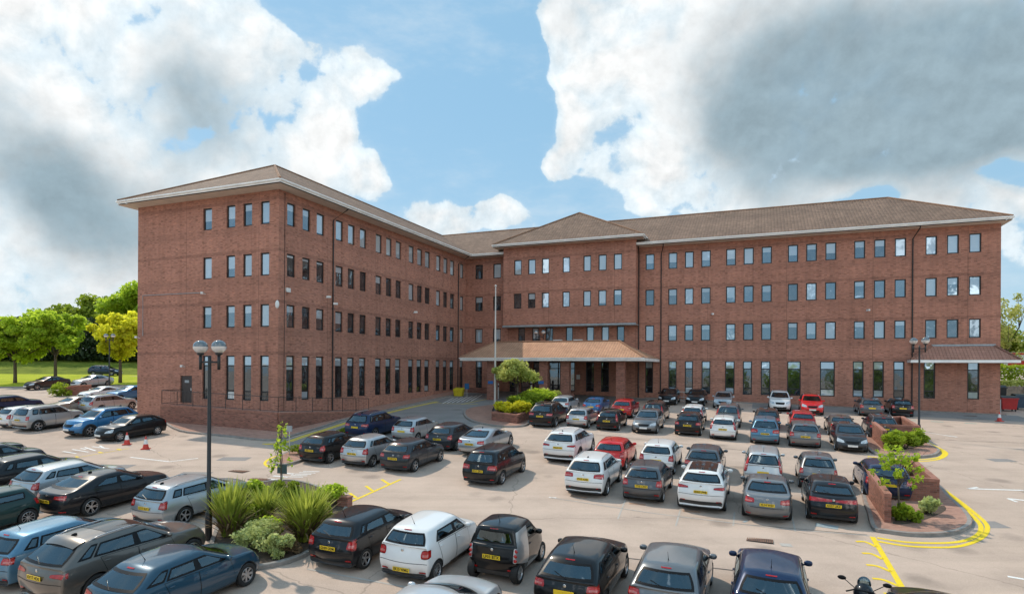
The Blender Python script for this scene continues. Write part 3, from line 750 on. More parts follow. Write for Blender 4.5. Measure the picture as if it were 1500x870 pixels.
# ------------------------------------------------------------------ world and sun
SUN_DIR = Vector((-.745, .667, 1.20)).normalized()      # towards the sun
def build_world():
    w = bpy.data.worlds.new('World'); SC.world = w; w.use_nodes = True
    nt = w.node_tree; bg = nt.nodes['Background']; L = nt.links.new
    bg.inputs['Strength'].default_value = .13
    sky = N(nt, 'TexSky'); sky.sky_type = 'NISHITA'; sky.sun_disc = False
    sky.sun_elevation = math.asin(SUN_DIR.z); sky.sun_rotation = math.atan2(SUN_DIR.x, SUN_DIR.y)
    sky.air_density = 1.0; sky.dust_density = .6; sky.ozone_density = 1.0
    tc = N(nt, 'TexCoord'); dirv = tc.outputs['Generated']
    # domain warp
    wn = N(nt, 'TexNoise'); setin(wn, Scale=3.2, Detail=3.0, Roughness=.55); L(dirv, wn.inputs['Vector'])
    sub = N(nt, 'VectorMath', operation='SUBTRACT'); L(wn.outputs['Color'], sub.inputs[0]); sub.inputs[1].default_value = (.5, .5, .5)
    scl = N(nt, 'VectorMath', operation='SCALE'); L(sub.outputs[0], scl.inputs[0]); scl.inputs['Scale'].default_value = .07
    ad = N(nt, 'VectorMath', operation='ADD'); L(dirv, ad.inputs[0]); L(scl.outputs[0], ad.inputs[1])
    nrm = N(nt, 'VectorMath', operation='NORMALIZE'); L(ad.outputs[0], nrm.inputs[0]); wv = nrm.outputs[0]
    def blobs(lst, vec, grow=1.0, gain=1.0):
        """soft round patches about directions of the sky: weight * exp(-(angle / radius)^2)"""
        tot = None
        for px, py, rad, wt in lst:
            a, b = px_dir(px, py); d = Vector((a, 1, b)).normalized(); k = 1.0 / (1 - math.cos(rad * grow / 897.0))
            dt = N(nt, 'VectorMath', operation='DOT_PRODUCT'); L(vec, dt.inputs[0]); dt.inputs[1].default_value = d * k
            e = mathn(nt, 'EXPONENT', mathn(nt, 'SUBTRACT', dt.outputs['Value'], k - math.log(abs(wt) * gain)))
            tot = (e if wt > 0 else mathn(nt, 'MULTIPLY', e, -1.0)) if tot is None else mathn(nt, 'ADD' if wt > 0 else 'SUBTRACT', tot, e)
        return tot
    covs = blobs(SKY_COVER, wv, 1.02, 1.05)
    cov = mathn(nt, 'MINIMUM', covs, .88)
    shade = blobs(SKY_GREY, wv)
    fb = noise_tex(nt, wv, 5.5, 10, .62, .0)
    tow = N(nt, 'VectorMath', operation='ADD'); L(wv, tow.inputs[0]); tow.inputs[1].default_value = Vector((-.35, .0, .9)).normalized() * .016
    fbs = noise_tex(nt, tow.outputs[0], 5.5, 7, .62, .0)
    relief = mathn(nt, 'MULTIPLY', mathn(nt, 'SUBTRACT', fb, fbs), 1.5)
    fb2 = noise_tex(nt, dirv, 3.0, 5, .55)
    n1 = mathn(nt, 'SUBTRACT', fb, .5)
    n2 = mathn(nt, 'SUBTRACT', fb2, .5)
    vor = N(nt, 'TexVoronoi'); vor.feature = 'F1'; setin(vor, Scale=13.0, Detail=2.0, Roughness=.5); L(wv, vor.inputs['Vector'])
    puff = mathn(nt, 'SUBTRACT', .42, vor.outputs['Distance'])
    dens = mathn(nt, 'ADD', cov, mathn(nt, 'MULTIPLY', n1, 1.65))
    dens = mathn(nt, 'ADD', dens, mathn(nt, 'MULTIPLY', puff, .50))
    sepd = N(nt, 'SeparateXYZ'); L(dirv, sepd.inputs[0])
    back = mathn(nt, 'MULTIPLY', mathn(nt, 'SUBTRACT', .35, sepd.outputs['Y']), 1.2, True)
    dens = mathn(nt, 'ADD', dens, mathn(nt, 'MULTIPLY', back, mathn(nt, 'MULTIPLY', fb2, .85)))
    def smooth(x, a, b):
        m = N(nt, 'MapRange', interpolation_type='SMOOTHSTEP'); L(x, m.inputs['Value'])
        m.inputs['From Min'].default_value = a; m.inputs['From Max'].default_value = b
        return m.outputs['Result']
    alpha = mathn(nt, 'ADD', mathn(nt, 'MULTIPLY', smooth(dens, .28, .40), .74), mathn(nt, 'MULTIPLY', smooth(dens, .10, .66), .26))
    T = mathn(nt, 'ADD', mathn(nt, 'MULTIPLY', covs, .30), mathn(nt, 'ADD', mathn(nt, 'MULTIPLY', n1, 2.1), mathn(nt, 'MULTIPLY', n2, 2.0)))
    T = mathn(nt, 'ADD', T, shade)
    thick = smooth(T, .10, 1.55)
    soft = smooth(dens, .40, .75)
    white = mixc(nt, soft, (6.3, 7.0, 7.35), (7.5, 7.6, 7.6))
    cc = mixc(nt, thick, white, (2.5, 3.35, 3.85))
    lift = N(nt, 'HueSaturation'); L(cc, lift.inputs['Color']); L(mathn(nt, 'ADD', 1.0, relief), lift.inputs['Value']); cc = lift.outputs[0]
    # unseen bright clouds added behind the camera to lift the shaded fronts
    rear = smooth(sepd.outputs['Y'], .15, -.45)
    cc = mixc(nt, rear, cc, mixc(nt, smooth(fb2, .40, .60), (11.5, 13.5, 16.0), (26.0, 25.4, 24.2)))
    # haze towards the horizon
    hz = smooth(sepd.outputs['Z'], .42, -.02)
    blue = mixc(nt, mathn(nt, 'MULTIPLY', hz, .45), mixc(nt, .75, sky.outputs['Color'], (2.5, 4.7, 6.5)), (4.3, 5.7, 6.5))
    veil = mathn(nt, 'MULTIPLY', smooth(noise_tex(nt, tex_mapping(nt, dirv, (2.2, 1.5, 6.0)), 1.6, 6, .65), .42, .78), .55)
    blue = mixc(nt, veil, blue, (6.2, 6.8, 7.2))
    L(mixc(nt, alpha, blue, cc), bg.inputs['Color'])
    s = bpy.data.lights.new('sun', 'SUN'); s.energy = SUN_E; s.angle = R(.53); s.color = (1.0, .885, .74)
    so = bpy.data.objects.new('sun', s); link(so); so.location = (-40, 40, 70)
    so.rotation_euler = SUN_DIR.to_track_quat('Z', 'Y').to_euler()

SUN_E = 3.3
# px, py, radius px, weight
SKY_COVER = [(1160, 140, 90, .4), (1215, 225, 50, .5), (1050, 215, 50, .5), (60, 150, 60, .4), (225, 190, 60, .6), (1157, 175, 70, .5), (930, 205, 44, .6), (430, 275, 46, .8), (350, 290, 50, .6), (15, 410, 80, .8), (130, 405, 60, .7), (250, 320, 60, .6), (30, 40, 100, .8), (120, 30, 80, .7), (200, 80, 80, .8), (290, 120, 90, .95), (360, 60, 55, .6), (400, 120, 60, .7), (90, 180, 90, .7), (20, 250, 100, .9), (130, 280, 90, .8), (60, 360, 80, .7), (240, 230, 70, .75), (320, 220, 70, .7), (400, 215, 60, .7), (190, 170, 60, .5),
             (470, 105, 52, .8), (540, 112, 46, .8), (595, 122, 34, .7), (540, 262, 36, 1.0), (490, 195, 34, .6), (170, 350, 70, .5), (90, 430, 70, .5), (0, 120, 70, .5),
             (640, 322, 34, 1.0), (690, 312, 34, 1.0), (735, 306, 34, 1.0), (780, 322, 28, .6), (595, 318, 22, .6),
             (810, 25, 46, .9), (845, 85, 50, .9), (895, 150, 50, .9), (875, 220, 44, .9), (812, 245, 30, 1.0), (930, 60, 80, .9), (985, 160, 90, .95), (980, 240, 60, .8), (1100, 90, 110, 1.0), (1240, 80, 120, 1.1), (1380, 80, 120, 1.1), (1520, 80, 120, 1.1),
             (1120, 190, 90, .95), (1250, 185, 80, 1.0), (1380, 170, 80, 1.0), (1500, 160, 70, .9), (960, 290, 30, .6), (1105, 298, 32, .8), (1370, 300, 40, .9), (1440, 312, 42, .9), (1480, 390, 50, .5), (1030, 290, 30, .5),
             (690, 30, 80, -.9), (690, 190, 90, -1.0), (640, 60, 56, -.6), (740, 110, 60, -.6), (1215, 292, 26, -.6), (1290, 284, 34, -.9), (1370, 262, 32, -.8), (1440, 248, 36, -1.1), (1500, 238, 36, -1.0), (600, 215, 34, -.6), (450, 20, 40, -.3)]
SKY_GREY = [(290, 140, 75, .65), (60, 225, 70, .50), (150, 310, 70, .40), (60, 400, 80, -.4), (100, 120, 70, -.4), (170, 215, 60, -.4), (330, 290, 60, -.3), (1230, 110, 110, .6), (1380, 120, 120, .75), (1160, 200, 60, .45), (1310, 195, 70, .7), (1450, 160, 80, .7), (1080, 70, 60, .25),
            (900, 150, 70, -.4), (980, 230, 70, -.3), (430, 210, 70, -.4), (540, 100, 80, -.4), (90, 40, 100, -.6), (850, 80, 60, -.5), (220, 220, 50, -.3), (690, 315, 90, -.5), (390, 60, 50, -.3), (540, 260, 50, -.4)]

# ------------------------------------------------------------------ building
B0 = Vector((42.375, 53.131, 0))
XS = -51.588            # courtyard front of the left wing
YE = -30.512            # end wall of the left wing
WL = 14.58
ZT, ST, HB = 19.263, 3.75, 3.337
EAVE, RIDGE = 20.0, 24.79
YB = -1.4               # front of the projecting centre bay
U2, V2 = Vector((-U.x, -U.y)), Vector((V.x, V.y))
CR2 = Vector((B0.x, B0.y))

def hit_y(px, py, yl):
    a, k = px_dir(px, py); r = Vector((a, 1.0)); t = (yl + CR2.dot(V2)) / r.dot(V2); P = r * t
    return (P - CR2).dot(U2), CAM_H + k * t
def hit_x(px, py, xl):
    a, k = px_dir(px, py); r = Vector((a, 1.0)); t = (xl + CR2.dot(U2)) / r.dot(U2); P = r * t
    return (P - CR2).dot(V2), CAM_H + k * t

def brick_mat(name, c1, c2, mortar, dark=1.0, band=False, path=False):
    m, nt, b = new_mat(name); L = nt.links.new
    setin(b, Roughness=.88); b.inputs['Specular IOR Level'].default_value = .25
    tc = N(nt, 'TexCoord'); sep = N(nt, 'SeparateXYZ'); L(tc.outputs['Object'], sep.inputs[0])
    cb = N(nt, 'CombineXYZ')
    if path: L(sep.outputs['X'], cb.inputs['X']); L(sep.outputs['Y'], cb.inputs['Y'])
    else: L(mathn(nt, 'ADD', sep.outputs['X'], sep.outputs['Y']), cb.inputs['X']); L(sep.outputs['Z'], cb.inputs['Y'])
    br = N(nt, 'TexBrick'); L(cb.outputs[0], br.inputs['Vector'])
    setin(br, Scale=1.0, Mortar_Size=.006, Mortar_Smooth=.3, Bias=.1, Brick_Width=.235, Row_Height=.078)
    br.inputs['Color1'].default_value = tuple(c1) + (1,); br.inputs['Color2'].default_value = tuple(c2) + (1,)
    br.inputs['Mortar'].default_value = tuple(mortar) + (1,)
    # single burnt bricks, courses that differ, and broad weathering
    v1 = tex_mapping(nt, cb.outputs[0], (4.25, 12.8, 1)); wn = N(nt, 'TexWhiteNoise', noise_dimensions='2D')
    fl = N(nt, 'VectorMath', operation='FLOOR'); L(v1, fl.inputs[0]); L(fl.outputs[0], wn.inputs['Vector'])
    burnt = ramp(nt, wn.outputs['Value'], [(.0, .62), (.10, .78), (.17, 1.0), (.8, 1.0), (1.0, 1.12)])
    c = mixc(nt, .85, br.outputs['Color'], burnt, 'MULTIPLY')
    v2 = tex_mapping(nt, cb.outputs[0], (.9, 7.5, 1)); st = noise_tex(nt, v2, 1.0, 6, .7)
    c = mixc(nt, .8, c, ramp(nt, st, [(.3, .84), (.5, 1.0), (.72, 1.14)]), 'MULTIPLY')
    bn = noise_tex(nt, tc.outputs['Object'], .16, 4, .6)
    c = mixc(nt, .7, c, ramp(nt, bn, [(.3, .78), (.7, 1.18)]), 'MULTIPLY')
    if band:
        for k in range(4):
            z0 = ZT - ST * k + .05
            up = mathn(nt, 'MULTIPLY', mathn(nt, 'GREATER_THAN', sep.outputs['Z'], z0), mathn(nt, 'LESS_THAN', sep.outputs['Z'], z0 + .24))
            up = mathn(nt, 'MULTIPLY', up, .24)
            c = mixc(nt, up, c, (.06, .03, .028))
            ws = mathn(nt, 'MULTIPLY', mathn(nt, 'GREATER_THAN', sep.outputs['Z'], z0 - 2.35), mathn(nt, 'LESS_THAN', sep.outputs['Z'], z0 - 1.75))
            ws = mathn(nt, 'MULTIPLY', mathn(nt, 'MULTIPLY', ws, st), .22)
            c = mixc(nt, ws, c, (.07, .045, .04))
    if band:
        # movement joints every few metres
        jx = mathn(nt, 'FRACT', mathn(nt, 'DIVIDE', mathn(nt, 'ADD', sep.outputs['X'], 1.9), 7.3))
        c = mixc(nt, mathn(nt, 'MULTIPLY', mathn(nt, 'LESS_THAN', jx, .0045), .55), c, (.05, .04, .036))
        # rain streaks run down the face
        rs = noise_tex(nt, tex_mapping(nt, cb.outputs[0], (1.6, .07, 1)), 1.0, 5, .7)
        c = mixc(nt, .65, c, ramp(nt, rs, [(.32, .74), (.5, 1.0), (.75, 1.14)]), 'MULTIPLY')
    hs = N(nt, 'HueSaturation'); hs.inputs['Value'].default_value = dark; L(c, hs.inputs['Color'])
    L(hs.outputs[0], b.inputs['Base Color'])
    bp = N(nt, 'Bump'); setin(bp, Strength=.5, Distance=.01); L(br.outputs['Fac'], bp.inputs['Height']); bp.invert = True
    L(bp.outputs[0], b.inputs['Normal'])
    return m

def tile_mat(name, c1, c2, row=.34, colw=.30, moss=.25):
    """pantiles: each roof plane has local x along the eave and y up the slope"""
    m, nt, b = new_mat(name); L = nt.links.new
    setin(b, Roughness=.85); b.inputs['Specular IOR Level'].default_value = .25
    tc = N(nt, 'TexCoord'); uv = tc.outputs['UV']; sep = N(nt, 'SeparateXYZ'); L(uv, sep.inputs[0])
    fx = mathn(nt, 'FRACT', mathn(nt, 'DIVIDE', sep.outputs['X'], colw)); fy = mathn(nt, 'FRACT', mathn(nt, 'DIVIDE', sep.outputs['Y'], row))
    hx = mathn(nt, 'SINE', mathn(nt, 'MULTIPLY', fx, 6.2832))
    h = mathn(nt, 'ADD', mathn(nt, 'MULTIPLY', hx, .5), mathn(nt, 'MULTIPLY', fy, -1.0))
    cell = N(nt, 'VectorMath', operation='FLOOR'); dv = tex_mapping(nt, uv, (1 / colw, 1 / row, 1)); L(dv, cell.inputs[0])
    wn = N(nt, 'TexWhiteNoise', noise_dimensions='2D'); L(cell.outputs[0], wn.inputs['Vector'])
    c = mixc(nt, wn.outputs['Value'], c1, c2)
    gap = mathn(nt, 'LESS_THAN', fy, .14); gx = mathn(nt, 'LESS_THAN', hx, -.72)
    c = mixc(nt, mathn(nt, 'MULTIPLY', gap, .42), c, (.03, .02, .016))
    c = mixc(nt, mathn(nt, 'MULTIPLY', gx, .28), c, (.03, .02, .016))
    bn = noise_tex(nt, uv, .35, 6, .65)
    c = mixc(nt, .8, c, ramp(nt, bn, [(.3, .72), (.7, 1.22)]), 'MULTIPLY')
    sp = noise_tex(nt, uv, 5.0, 4, .7)
    c = mixc(nt, mathn(nt, 'MULTIPLY', ramp(nt, sp, [(.58, 0.0), (.72, 1.0)]), moss), c, (.30, .27, .20))
    L(c, b.inputs['Base Color'])
    bp = N(nt, 'Bump'); setin(bp, Strength=.45, Distance=.03); L(h, bp.inputs['Height']); L(bp.outputs[0], b.inputs['Normal'])
    return m

def pane_mat():
    m, nt, b = new_mat('window_pane'); L = nt.links.new
    at = N(nt, 'Attribute'); at.attribute_name = 'tone'
    sep = N(nt, 'SeparateColor'); L(at.outputs['Color'], sep.inputs[0])
    tc = N(nt, 'TexCoord'); sg = N(nt, 'SeparateXYZ'); L(tc.outputs['Generated'], sg.inputs[0])
    drop = mathn(nt, 'GREATER_THAN', sg.outputs['Z'], mathn(nt, 'SUBTRACT', 1.0, sep.outputs['Green']))
    nz = noise_tex(nt, tc.outputs['Object'], 2.3, 3, .6)
    sl = noise_tex(nt, tex_mapping(nt, tc.outputs['Object'], (.4, .4, 16)), 3.0, 2, .5)
    inner = mixc(nt, ramp(nt, nz, [(.42, 0.0), (.75, 1.0)]), (.014, .018, .022), (.10, .10, .10))
    blind = mixc(nt, sl, (.40, .44, .47), (.56, .60, .62))
    c = mixc(nt, drop, inner, blind)
    c = mixc(nt, 1.0, c, sep.outputs['Red'], 'MULTIPLY')
    L(c, b.inputs['Base Color']); setin(b, Roughness=.06); b.inputs['Specular IOR Level'].default_value = .8
    g = N(nt, 'BsdfGlossy'); g.inputs['Color'].default_value = (.66, .84, .96, 1); g.inputs['Roughness'].default_value = .02
    wv = N(nt, 'Bump'); setin(wv, Strength=.06, Distance=.2); L(noise_tex(nt, tc.outputs['Object'], .9, 2, .5), wv.inputs['Height']); L(wv.outputs[0], g.inputs['Normal'])
    mx = N(nt, 'MixShader'); L(sep.outputs['Blue'], mx.inputs[0]); L(b.outputs[0], mx.inputs[1]); L(g.outputs[0], mx.inputs[2])
    L(mx.outputs[0], nt.nodes['Material Output'].inputs['Surface'])
    return m

BM = {}
def building_mats():
    BM['brick'] = brick_mat('red_brick', (.515, .222, .148), (.40, .174, .122), (.365, .278, .22), 1.0, True)
    BM['dimbrick'] = brick_mat('garden_brick', (.36, .155, .11), (.24, .108, .08), (.25, .195, .16), 1.0)
    BM['tile'] = tile_mat('brown_roof_tiles', (.25, .168, .122), (.185, .123, .09))
    BM['otile'] = tile_mat('orange_roof_tiles', (.56, .32, .20), (.48, .26, .16), .30, .26, .15)
    BM['ptile'] = tile_mat('red_roof_tiles', (.48, .25, .185), (.40, .205, .15), .32, .26, .15)
    BM['fascia'] = simple_mat('white_fascia', (.88, .86, .82), .5, noise=.14, scale=.9)
    BM['soffit'] = simple_mat('soffit_board', (.62, .53, .45), .7, noise=.12, scale=1.2)
    BM['frame'] = simple_mat('brown_window_frame', (.018, .016, .016), .35, noise=.3, scale=3)
    BM['pane'] = pane_mat()
    BM['pipe'] = simple_mat('black_downpipe', (.022, .018, .017), .5)
    BM['lead'] = simple_mat('lead_flashing', (.33, .36, .38), .5, .2, noise=.2, scale=3)
    BM['white'] = simple_mat('white_fitting', (.72, .72, .70), .45)
    BM['door'] = simple_mat('brown_door', (.045, .032, .028), .5, noise=.25, scale=4)
    BM['ridge'] = simple_mat('ridge_tile', (.27, .15, .09), .85, noise=.3, scale=3)
    BM['dark'] = simple_mat('dark_lobby', (.02, .019, .019), .7, noise=.4, scale=1)
    BM['steel'] = simple_mat('painted_steel', (.05, .052, .055), .45, .3)

def facade_mesh(w, z0, z1, rects, depth=.16):
    """wall in local x along, z up, y into the wall, with openings"""
    xs = sorted({0.0, w} | {x for r in rects for x in (r[0], r[1])}); zs = sorted({z0, z1} | {z for r in rects for z in (r[2], r[3])})
    mb = MB()
    for i in range(len(xs) - 1):
        run = None
        for j in range(len(zs) - 1):
            cx, cz = (xs[i] + xs[i + 1]) / 2, (zs[j] + zs[j + 1]) / 2
            hole = any(r[0] < cx < r[1] and r[2] < cz < r[3] for r in rects)
            if not hole: run = [zs[j], zs[j + 1]] if run is None else [run[0], zs[j + 1]]
            if (hole or j == len(zs) - 2) and run is not None:
                mb.quad((xs[i], 0, run[0]), (xs[i + 1], 0, run[0]), (xs[i + 1], 0, run[1]), (xs[i], 0, run[1])); run = None
    for x0, x1, a, b in rects:
        d = depth
        mb.quad((x0, 0, a), (x1, 0, a), (x1, d, a), (x0, d, a)); mb.quad((x0, 0, b), (x0, d, b), (x1, d, b), (x1, 0, b))
        mb.quad((x0, 0, a), (x0, d, a), (x0, d, b), (x0, 0, b)); mb.quad((x1, 0, a), (x1, 0, b), (x1, d, b), (x1, d, a))
    return mb.mesh()

def window_meshes(x0, x1, z0, z1, tall, depth=.10):
    fr = MB(); t = .095; d0, d1 = depth, depth + .06; zc = lambda a, b: (a + b) / 2
    e = .002
    fr.box(((x0 + x1) / 2, (d0 + d1) / 2, z0 + t / 2 + e), (x1 - x0 - 2 * e, d1 - d0, t)); fr.box(((x0 + x1) / 2, (d0 + d1) / 2, z1 - t / 2 - e), (x1 - x0 - 2 * e, d1 - d0, t))
    for x in (x0 + t / 2 + e, x1 - t / 2 - e): fr.box((x, (d0 + d1) / 2, (z0 + z1) / 2), (t, d1 - d0, z1 - z0 - 2 * t - 4 * e))
    panes = []
    xa, xb = x0 + t, x1 - t
    if tall:
        za, zb = z0 + (z1 - z0) * .20, z0 + (z1 - z0) * .77
        for z in (za, zb): fr.box(((x0 + x1) / 2, (d0 + d1) / 2, z), (x1 - x0 - 2 * t, d1 - d0, .09))
        panes = [(z0 + t, za - .045), (za + .045, zb - .045), (zb + .045, z1 - t)]
    else:
        fr.box(((x0 + x1) / 2, depth + .09, z0 - .0), (x1 - x0 - .01, .04, .03))
        panes = [(z0 + t, z1 - t)]
    pm = MB()
    y = depth + .035
    for a, b in panes: pm.quad((xa, y, a), (xb, y, a), (xb, y, b), (xa, y, b))
    return fr, pm, len(panes)

WINS = []      # (size in the picture, matrix, frame MB, pane MB, tones)
def window(M, x0, x1, z0, z1, tall, tone):
    x0 += .003; x1 -= .003
    fr, pm, n = window_meshes(x0, x1, z0, z1, tall)
    P = Mb_world @ M @ Vector(((x0 + x1) / 2, 0, (z0 + z1) / 2))
    nrm = (Mb_world @ M).to_3x3() @ Vector((0, -1, 0)); ray = Vector((0, 0, CAM_H)) - P
    area = abs(nrm.dot(ray.normalized())) * (x1 - x0) * (z1 - z0) / ray.length_squared
    tones = tone if isinstance(tone, list) else [tone] * n
    WINS.append((area, M, fr, pm, tones))

def set_tone(me, tones):
    at = me.attributes.new('tone', 'FLOAT_COLOR', 'CORNER')
    data = []
    for f in me.polygons:
        data += (list(tones[f.index % len(tones)]) + [1.0]) * 4
    at.data.foreach_set('color', data)

Mb_world = Matrix.Translation(B0) @ Matrix.Rotation(-TH, 4, 'Z')

def roof_plane(mb, uvs, pts, mi=0):
    """pts in order, first edge along the eave"""
    pts = [Vector(p) for p in pts]; e = (pts[1] - pts[0]).normalized(); n = e.cross(pts[-1] - pts[0]).normalized(); s = n.cross(e)
    mb.add(pts, [tuple(range(len(pts)))], mi)
    uvs += [((p - pts[0]).dot(e), (p - pts[0]).dot(s)) for p in pts]

def roof_obj(name, planes, mat, parent):
    mb = MB(); uvs = []
    for p in planes: roof_plane(mb, uvs, p)
    me = mb.mesh(); ul = me.uv_layers.new(name='UVMap')
    k = 0
    for f in me.polygons:
        for li in f.loop_indices:
            ul.data[li].uv = uvs[me.loops[li].vertex_index]
    return mesh_obj(name, me, mat, parent)

def gutter(mb, a, b, mi=0):
    a, b = Vector(a), Vector(b); d = (b - a); l = d.length; d.normalize(); o = Vector((d.y, -d.x, 0))
    M = Matrix.Translation((a + b) / 2) @ Matrix.Rotation(math.atan2(d.y, d.x), 4, 'Z')
    mb.box((0, 0, .03), (l, .03, .22), mi, M)
    mb.box((0, -.075, .10), (l + .02, .12, .10), mi, M)

def build_building():
    building_mats(); rnd = random.Random(3)
    B = empty('office_building', B0, -TH)
    tag(B, 'four storey red brick office building with brown tiled roofs and rows of narrow windows', 'building')
    MR = Matrix.Identity(4)
    ME = Matrix.Translation((XS - WL, YE, 0)); MS = Matrix.Translation((XS, YE, 0)) @ Matrix.Rotation(math.pi / 2, 4, 'Z')
    tops = [ZT - ST * k for k in range(4)]; H1 = 1.68
    def tone(kind):
        r = rnd.random()
        if kind == 'half': return tone('sky') if r < .35 else (.9, rnd.choice([.15, .3, .45, .6, 1.0]), .16 + .10 * rnd.random()) if r < .75 else tone('dark')
        if kind == 'sky':      # pale blinds behind reflecting glass
            t = rnd.choice([1.0, .95, .35, .3, .6]); return (.8 + .25 * rnd.random(), t, .20 + .11 * rnd.random())
        if kind == 'blue':
            t = rnd.choice([.25, .4, 1.0, .7, .0, .3]); return (.55 + .3 * rnd.random(), t, .22 + .13 * rnd.random())
        if kind == 'dark': return (.7 + .4 * rnd.random(), rnd.choice([0, 0, 0, .1, .3]), .06 + .1 * rnd.random())
        if kind == 'mix': return tone('dark') if r < .45 else tone('blue')
        return (1.0, .0, .22)
    def tall_tones(kind):
        low = (.8, 0, .05); a = (.95, 1.0, .34); m = tone('dark') if kind == 'dark' else (.6, 0, .11 + .08 * rnd.random())
        if kind != 'dark' and rnd.random() < .3: low = (1.0, 1.0, .3)
        return [low, m, a]
    # --- right wing and the wall behind the courtyard: one long front at y = 0
    rects = []
    Rup = [(946, 958), (979.5, 991.5), (1003.5, 1015.5), (1027.5, 1040.5), (1064, 1077.3), (1089.6, 1103.5), (1116, 1130), (1154.5, 1168.5), (1181.3, 1196), (1209.3, 1224.5), (1251.5, 1266.7), (1280.8, 1296.5), (1311, 1326.7), (1356, 1372), (1387.5, 1404), (1420, 1436.8)]
    Rgr = [(945, 956.5), (979, 991), (1003, 1015), (1027.5, 1040.5), (1062, 1076), (1088, 1101.5), (1114.5, 1128.5), (1153, 1173), (1201, 1223), (1249, 1265), (1278.8, 1294.7), (1308.6, 1325), (1353, 1370), (1417, 1434.7)]
    back = [(696.8, 706.7), (723, 733.5)]
    for a, b in Rup + back:
        x0, x1 = hit_y(a - .5, 410, 0)[0], hit_y(b + .5, 410, 0)[0]
        for k in range(3):
            rects.append((x0, x1, tops[k] - H1, tops[k])); 
            kd = 'sky' if k == 0 and a > 900 else 'blue' if a > 900 else ('dark' if k < 2 else 'sky')
            window(MR, x0, x1, tops[k] - H1, tops[k], False, tone(kd))
    for a, b in Rgr + [(696.5, 706)]:
        x0, x1 = hit_y(a, 550, 0)[0], hit_y(b, 550, 0)[0]
        rects.append((x0, x1, tops[3] - HB, tops[3])); window(MR, x0, x1, tops[3] - HB, tops[3], True, tall_tones('mix' if a > 900 else 'dark'))
    # first floor under the projecting bay, and the glass below the canopy
    for a, b in [(759, 769), (779.5, 789.5), (799, 810), (828.8, 839), (859, 870), (881, 892), (903.5, 914.7)]:
        x0, x1 = hit_y(a, 490, 0)[0], hit_y(b, 490, 0)[0]
        rects.append((x0, x1, tops[2] - H1, tops[2])); window(MR, x0, x1, tops[2] - H1, tops[2], False, tone('dark') if a in (759, 799) else tone('sky'))
    for a, b in [(746, 758), (763, 776), (781, 793), (800, 821), (834, 842), (858, 870), (880, 892)]:
        x0, x1 = hit_y(a, 550, 0)[0], hit_y(b, 550, 0)[0]
        zb = 4.3 if a < 795 else tops[3] - HB
        rects.append((x0, x1, zb, tops[3] - .1)); window(MR, x0, x1, zb, tops[3] - .1, True, [tone('dark'), (1, 0, .16), (1, 0, .14)])
    rects = [(x0 + 51.588, x1 + 51.588, a, b) for x0, x1, a, b in rects]
    o = mesh_obj('wall', facade_mesh(51.588, 1.5, EAVE, rects), BM['brick'], B); o.location = (XS, 0, 0)
    o['label'] = 'long front wall of the right wing'
    # --- end wall of the left wing
    rects = []
    for a, b in [(297.2, 310), (331.3, 344.1), (355.9, 368.7), (381.2, 394.3)]:
        off = XS - WL
        x0, x1 = hit_y(a, 390, YE)[0] - off, hit_y(b, 390, YE)[0] - off
        for k in range(3):
            rects.append((x0, x1, tops[k] - H1, tops[k])); window(ME, x0, x1, tops[k] - H1, tops[k], False, tone('sky'))
        rects.append((x0, x1, tops[3] - HB, tops[3])); window(ME, x0, x1, tops[3] - HB, tops[3], True, tall_tones('mix'))
    dx0, dx1 = hit_y(264, 570, YE)[0] - (XS - WL), hit_y(281, 570, YE)[0] - (XS - WL)
    rects.append((dx0, dx1, 4.35, 6.45))
    o = mesh_obj('wall', facade_mesh(WL, 1.0, EAVE, rects), BM['brick'], B); o.matrix_basis = ME
    o['label'] = 'blank looking end wall of the left wing'
    mb = MB(); mb.box(((dx0 + dx1) / 2, .12, 5.4), (dx1 - dx0 - .02, .06, 2.08)); d = mb.build('door', BM['door'], B); d.matrix_basis = ME
    mb = MB(); mb.box(((dx0 + dx1) / 2, .08, 6.0), (.45, .02, .2)); mb.build('notice', BM['lead'], d)
    mb = MB(); mb.box((dx1 - .14, .06, 5.4), (.05, .08, .18)); mb.build('handle', BM['white'], d)
    # --- courtyard front of the left wing
    rects = []
    S = [(420.7, 432), (443.3, 454), (464, 474.5), (492, 502), (510, 519), (527.5, 536), (550.7, 558.7), (565.9, 573.3), (580, 587.2), (599.2, 605.8), (611.5, 618), (623, 629.3), (639.5, 644.9), (650, 655.2), (660, 665.3), (674.4, 678.9)]
    for n, (a, b) in enumerate(S):
        y0, y1 = hit_x(a - .4, 400, XS)[0] - YE, hit_x(b + .4, 400, XS)[0] - YE
        for k in range(3):
            rects.append((y0, y1, tops[k] - H1, tops[k]))
            kd = ('sky' if n < 8 else 'half') if k == 0 else ('dark' if n % 3 else 'half') if k == 1 else ('sky' if n % 3 == 0 else 'half')
            window(MS, y0, y1, tops[k] - H1, tops[k], False, tone(kd))
        rects.append((y0, y1, tops[3] - HB, tops[3])); window(MS, y0, y1, tops[3] - HB, tops[3], True, tall_tones('mix' if n % 2 else 'dark'))
    o = mesh_obj('wall', facade_mesh(-YE, 1.0, EAVE, rects), BM['brick'], B); o.matrix_basis = MS
    o['label'] = 'courtyard wall of the left wing'
    # --- plain outer walls
    mb = MB()
    D = 14.56
    mb.quad((0, 0, 1), (0, D, 1), (0, D, EAVE), (0, 0, EAVE)); mb.quad((0, D, 1), (XS - WL, D, 1), (XS - WL, D, EAVE), (0, D, EAVE))
    mb.quad((XS - WL, D, 1), (XS - WL, YE, 1), (XS - WL, YE, EAVE), (XS - WL, D, EAVE))
    mb.build('wall', BM['brick'], B)
    # --- projecting centre bay
    bx0, bx1 = -46.27, -31.34; zb0, zb1 = 11.87, 20.65
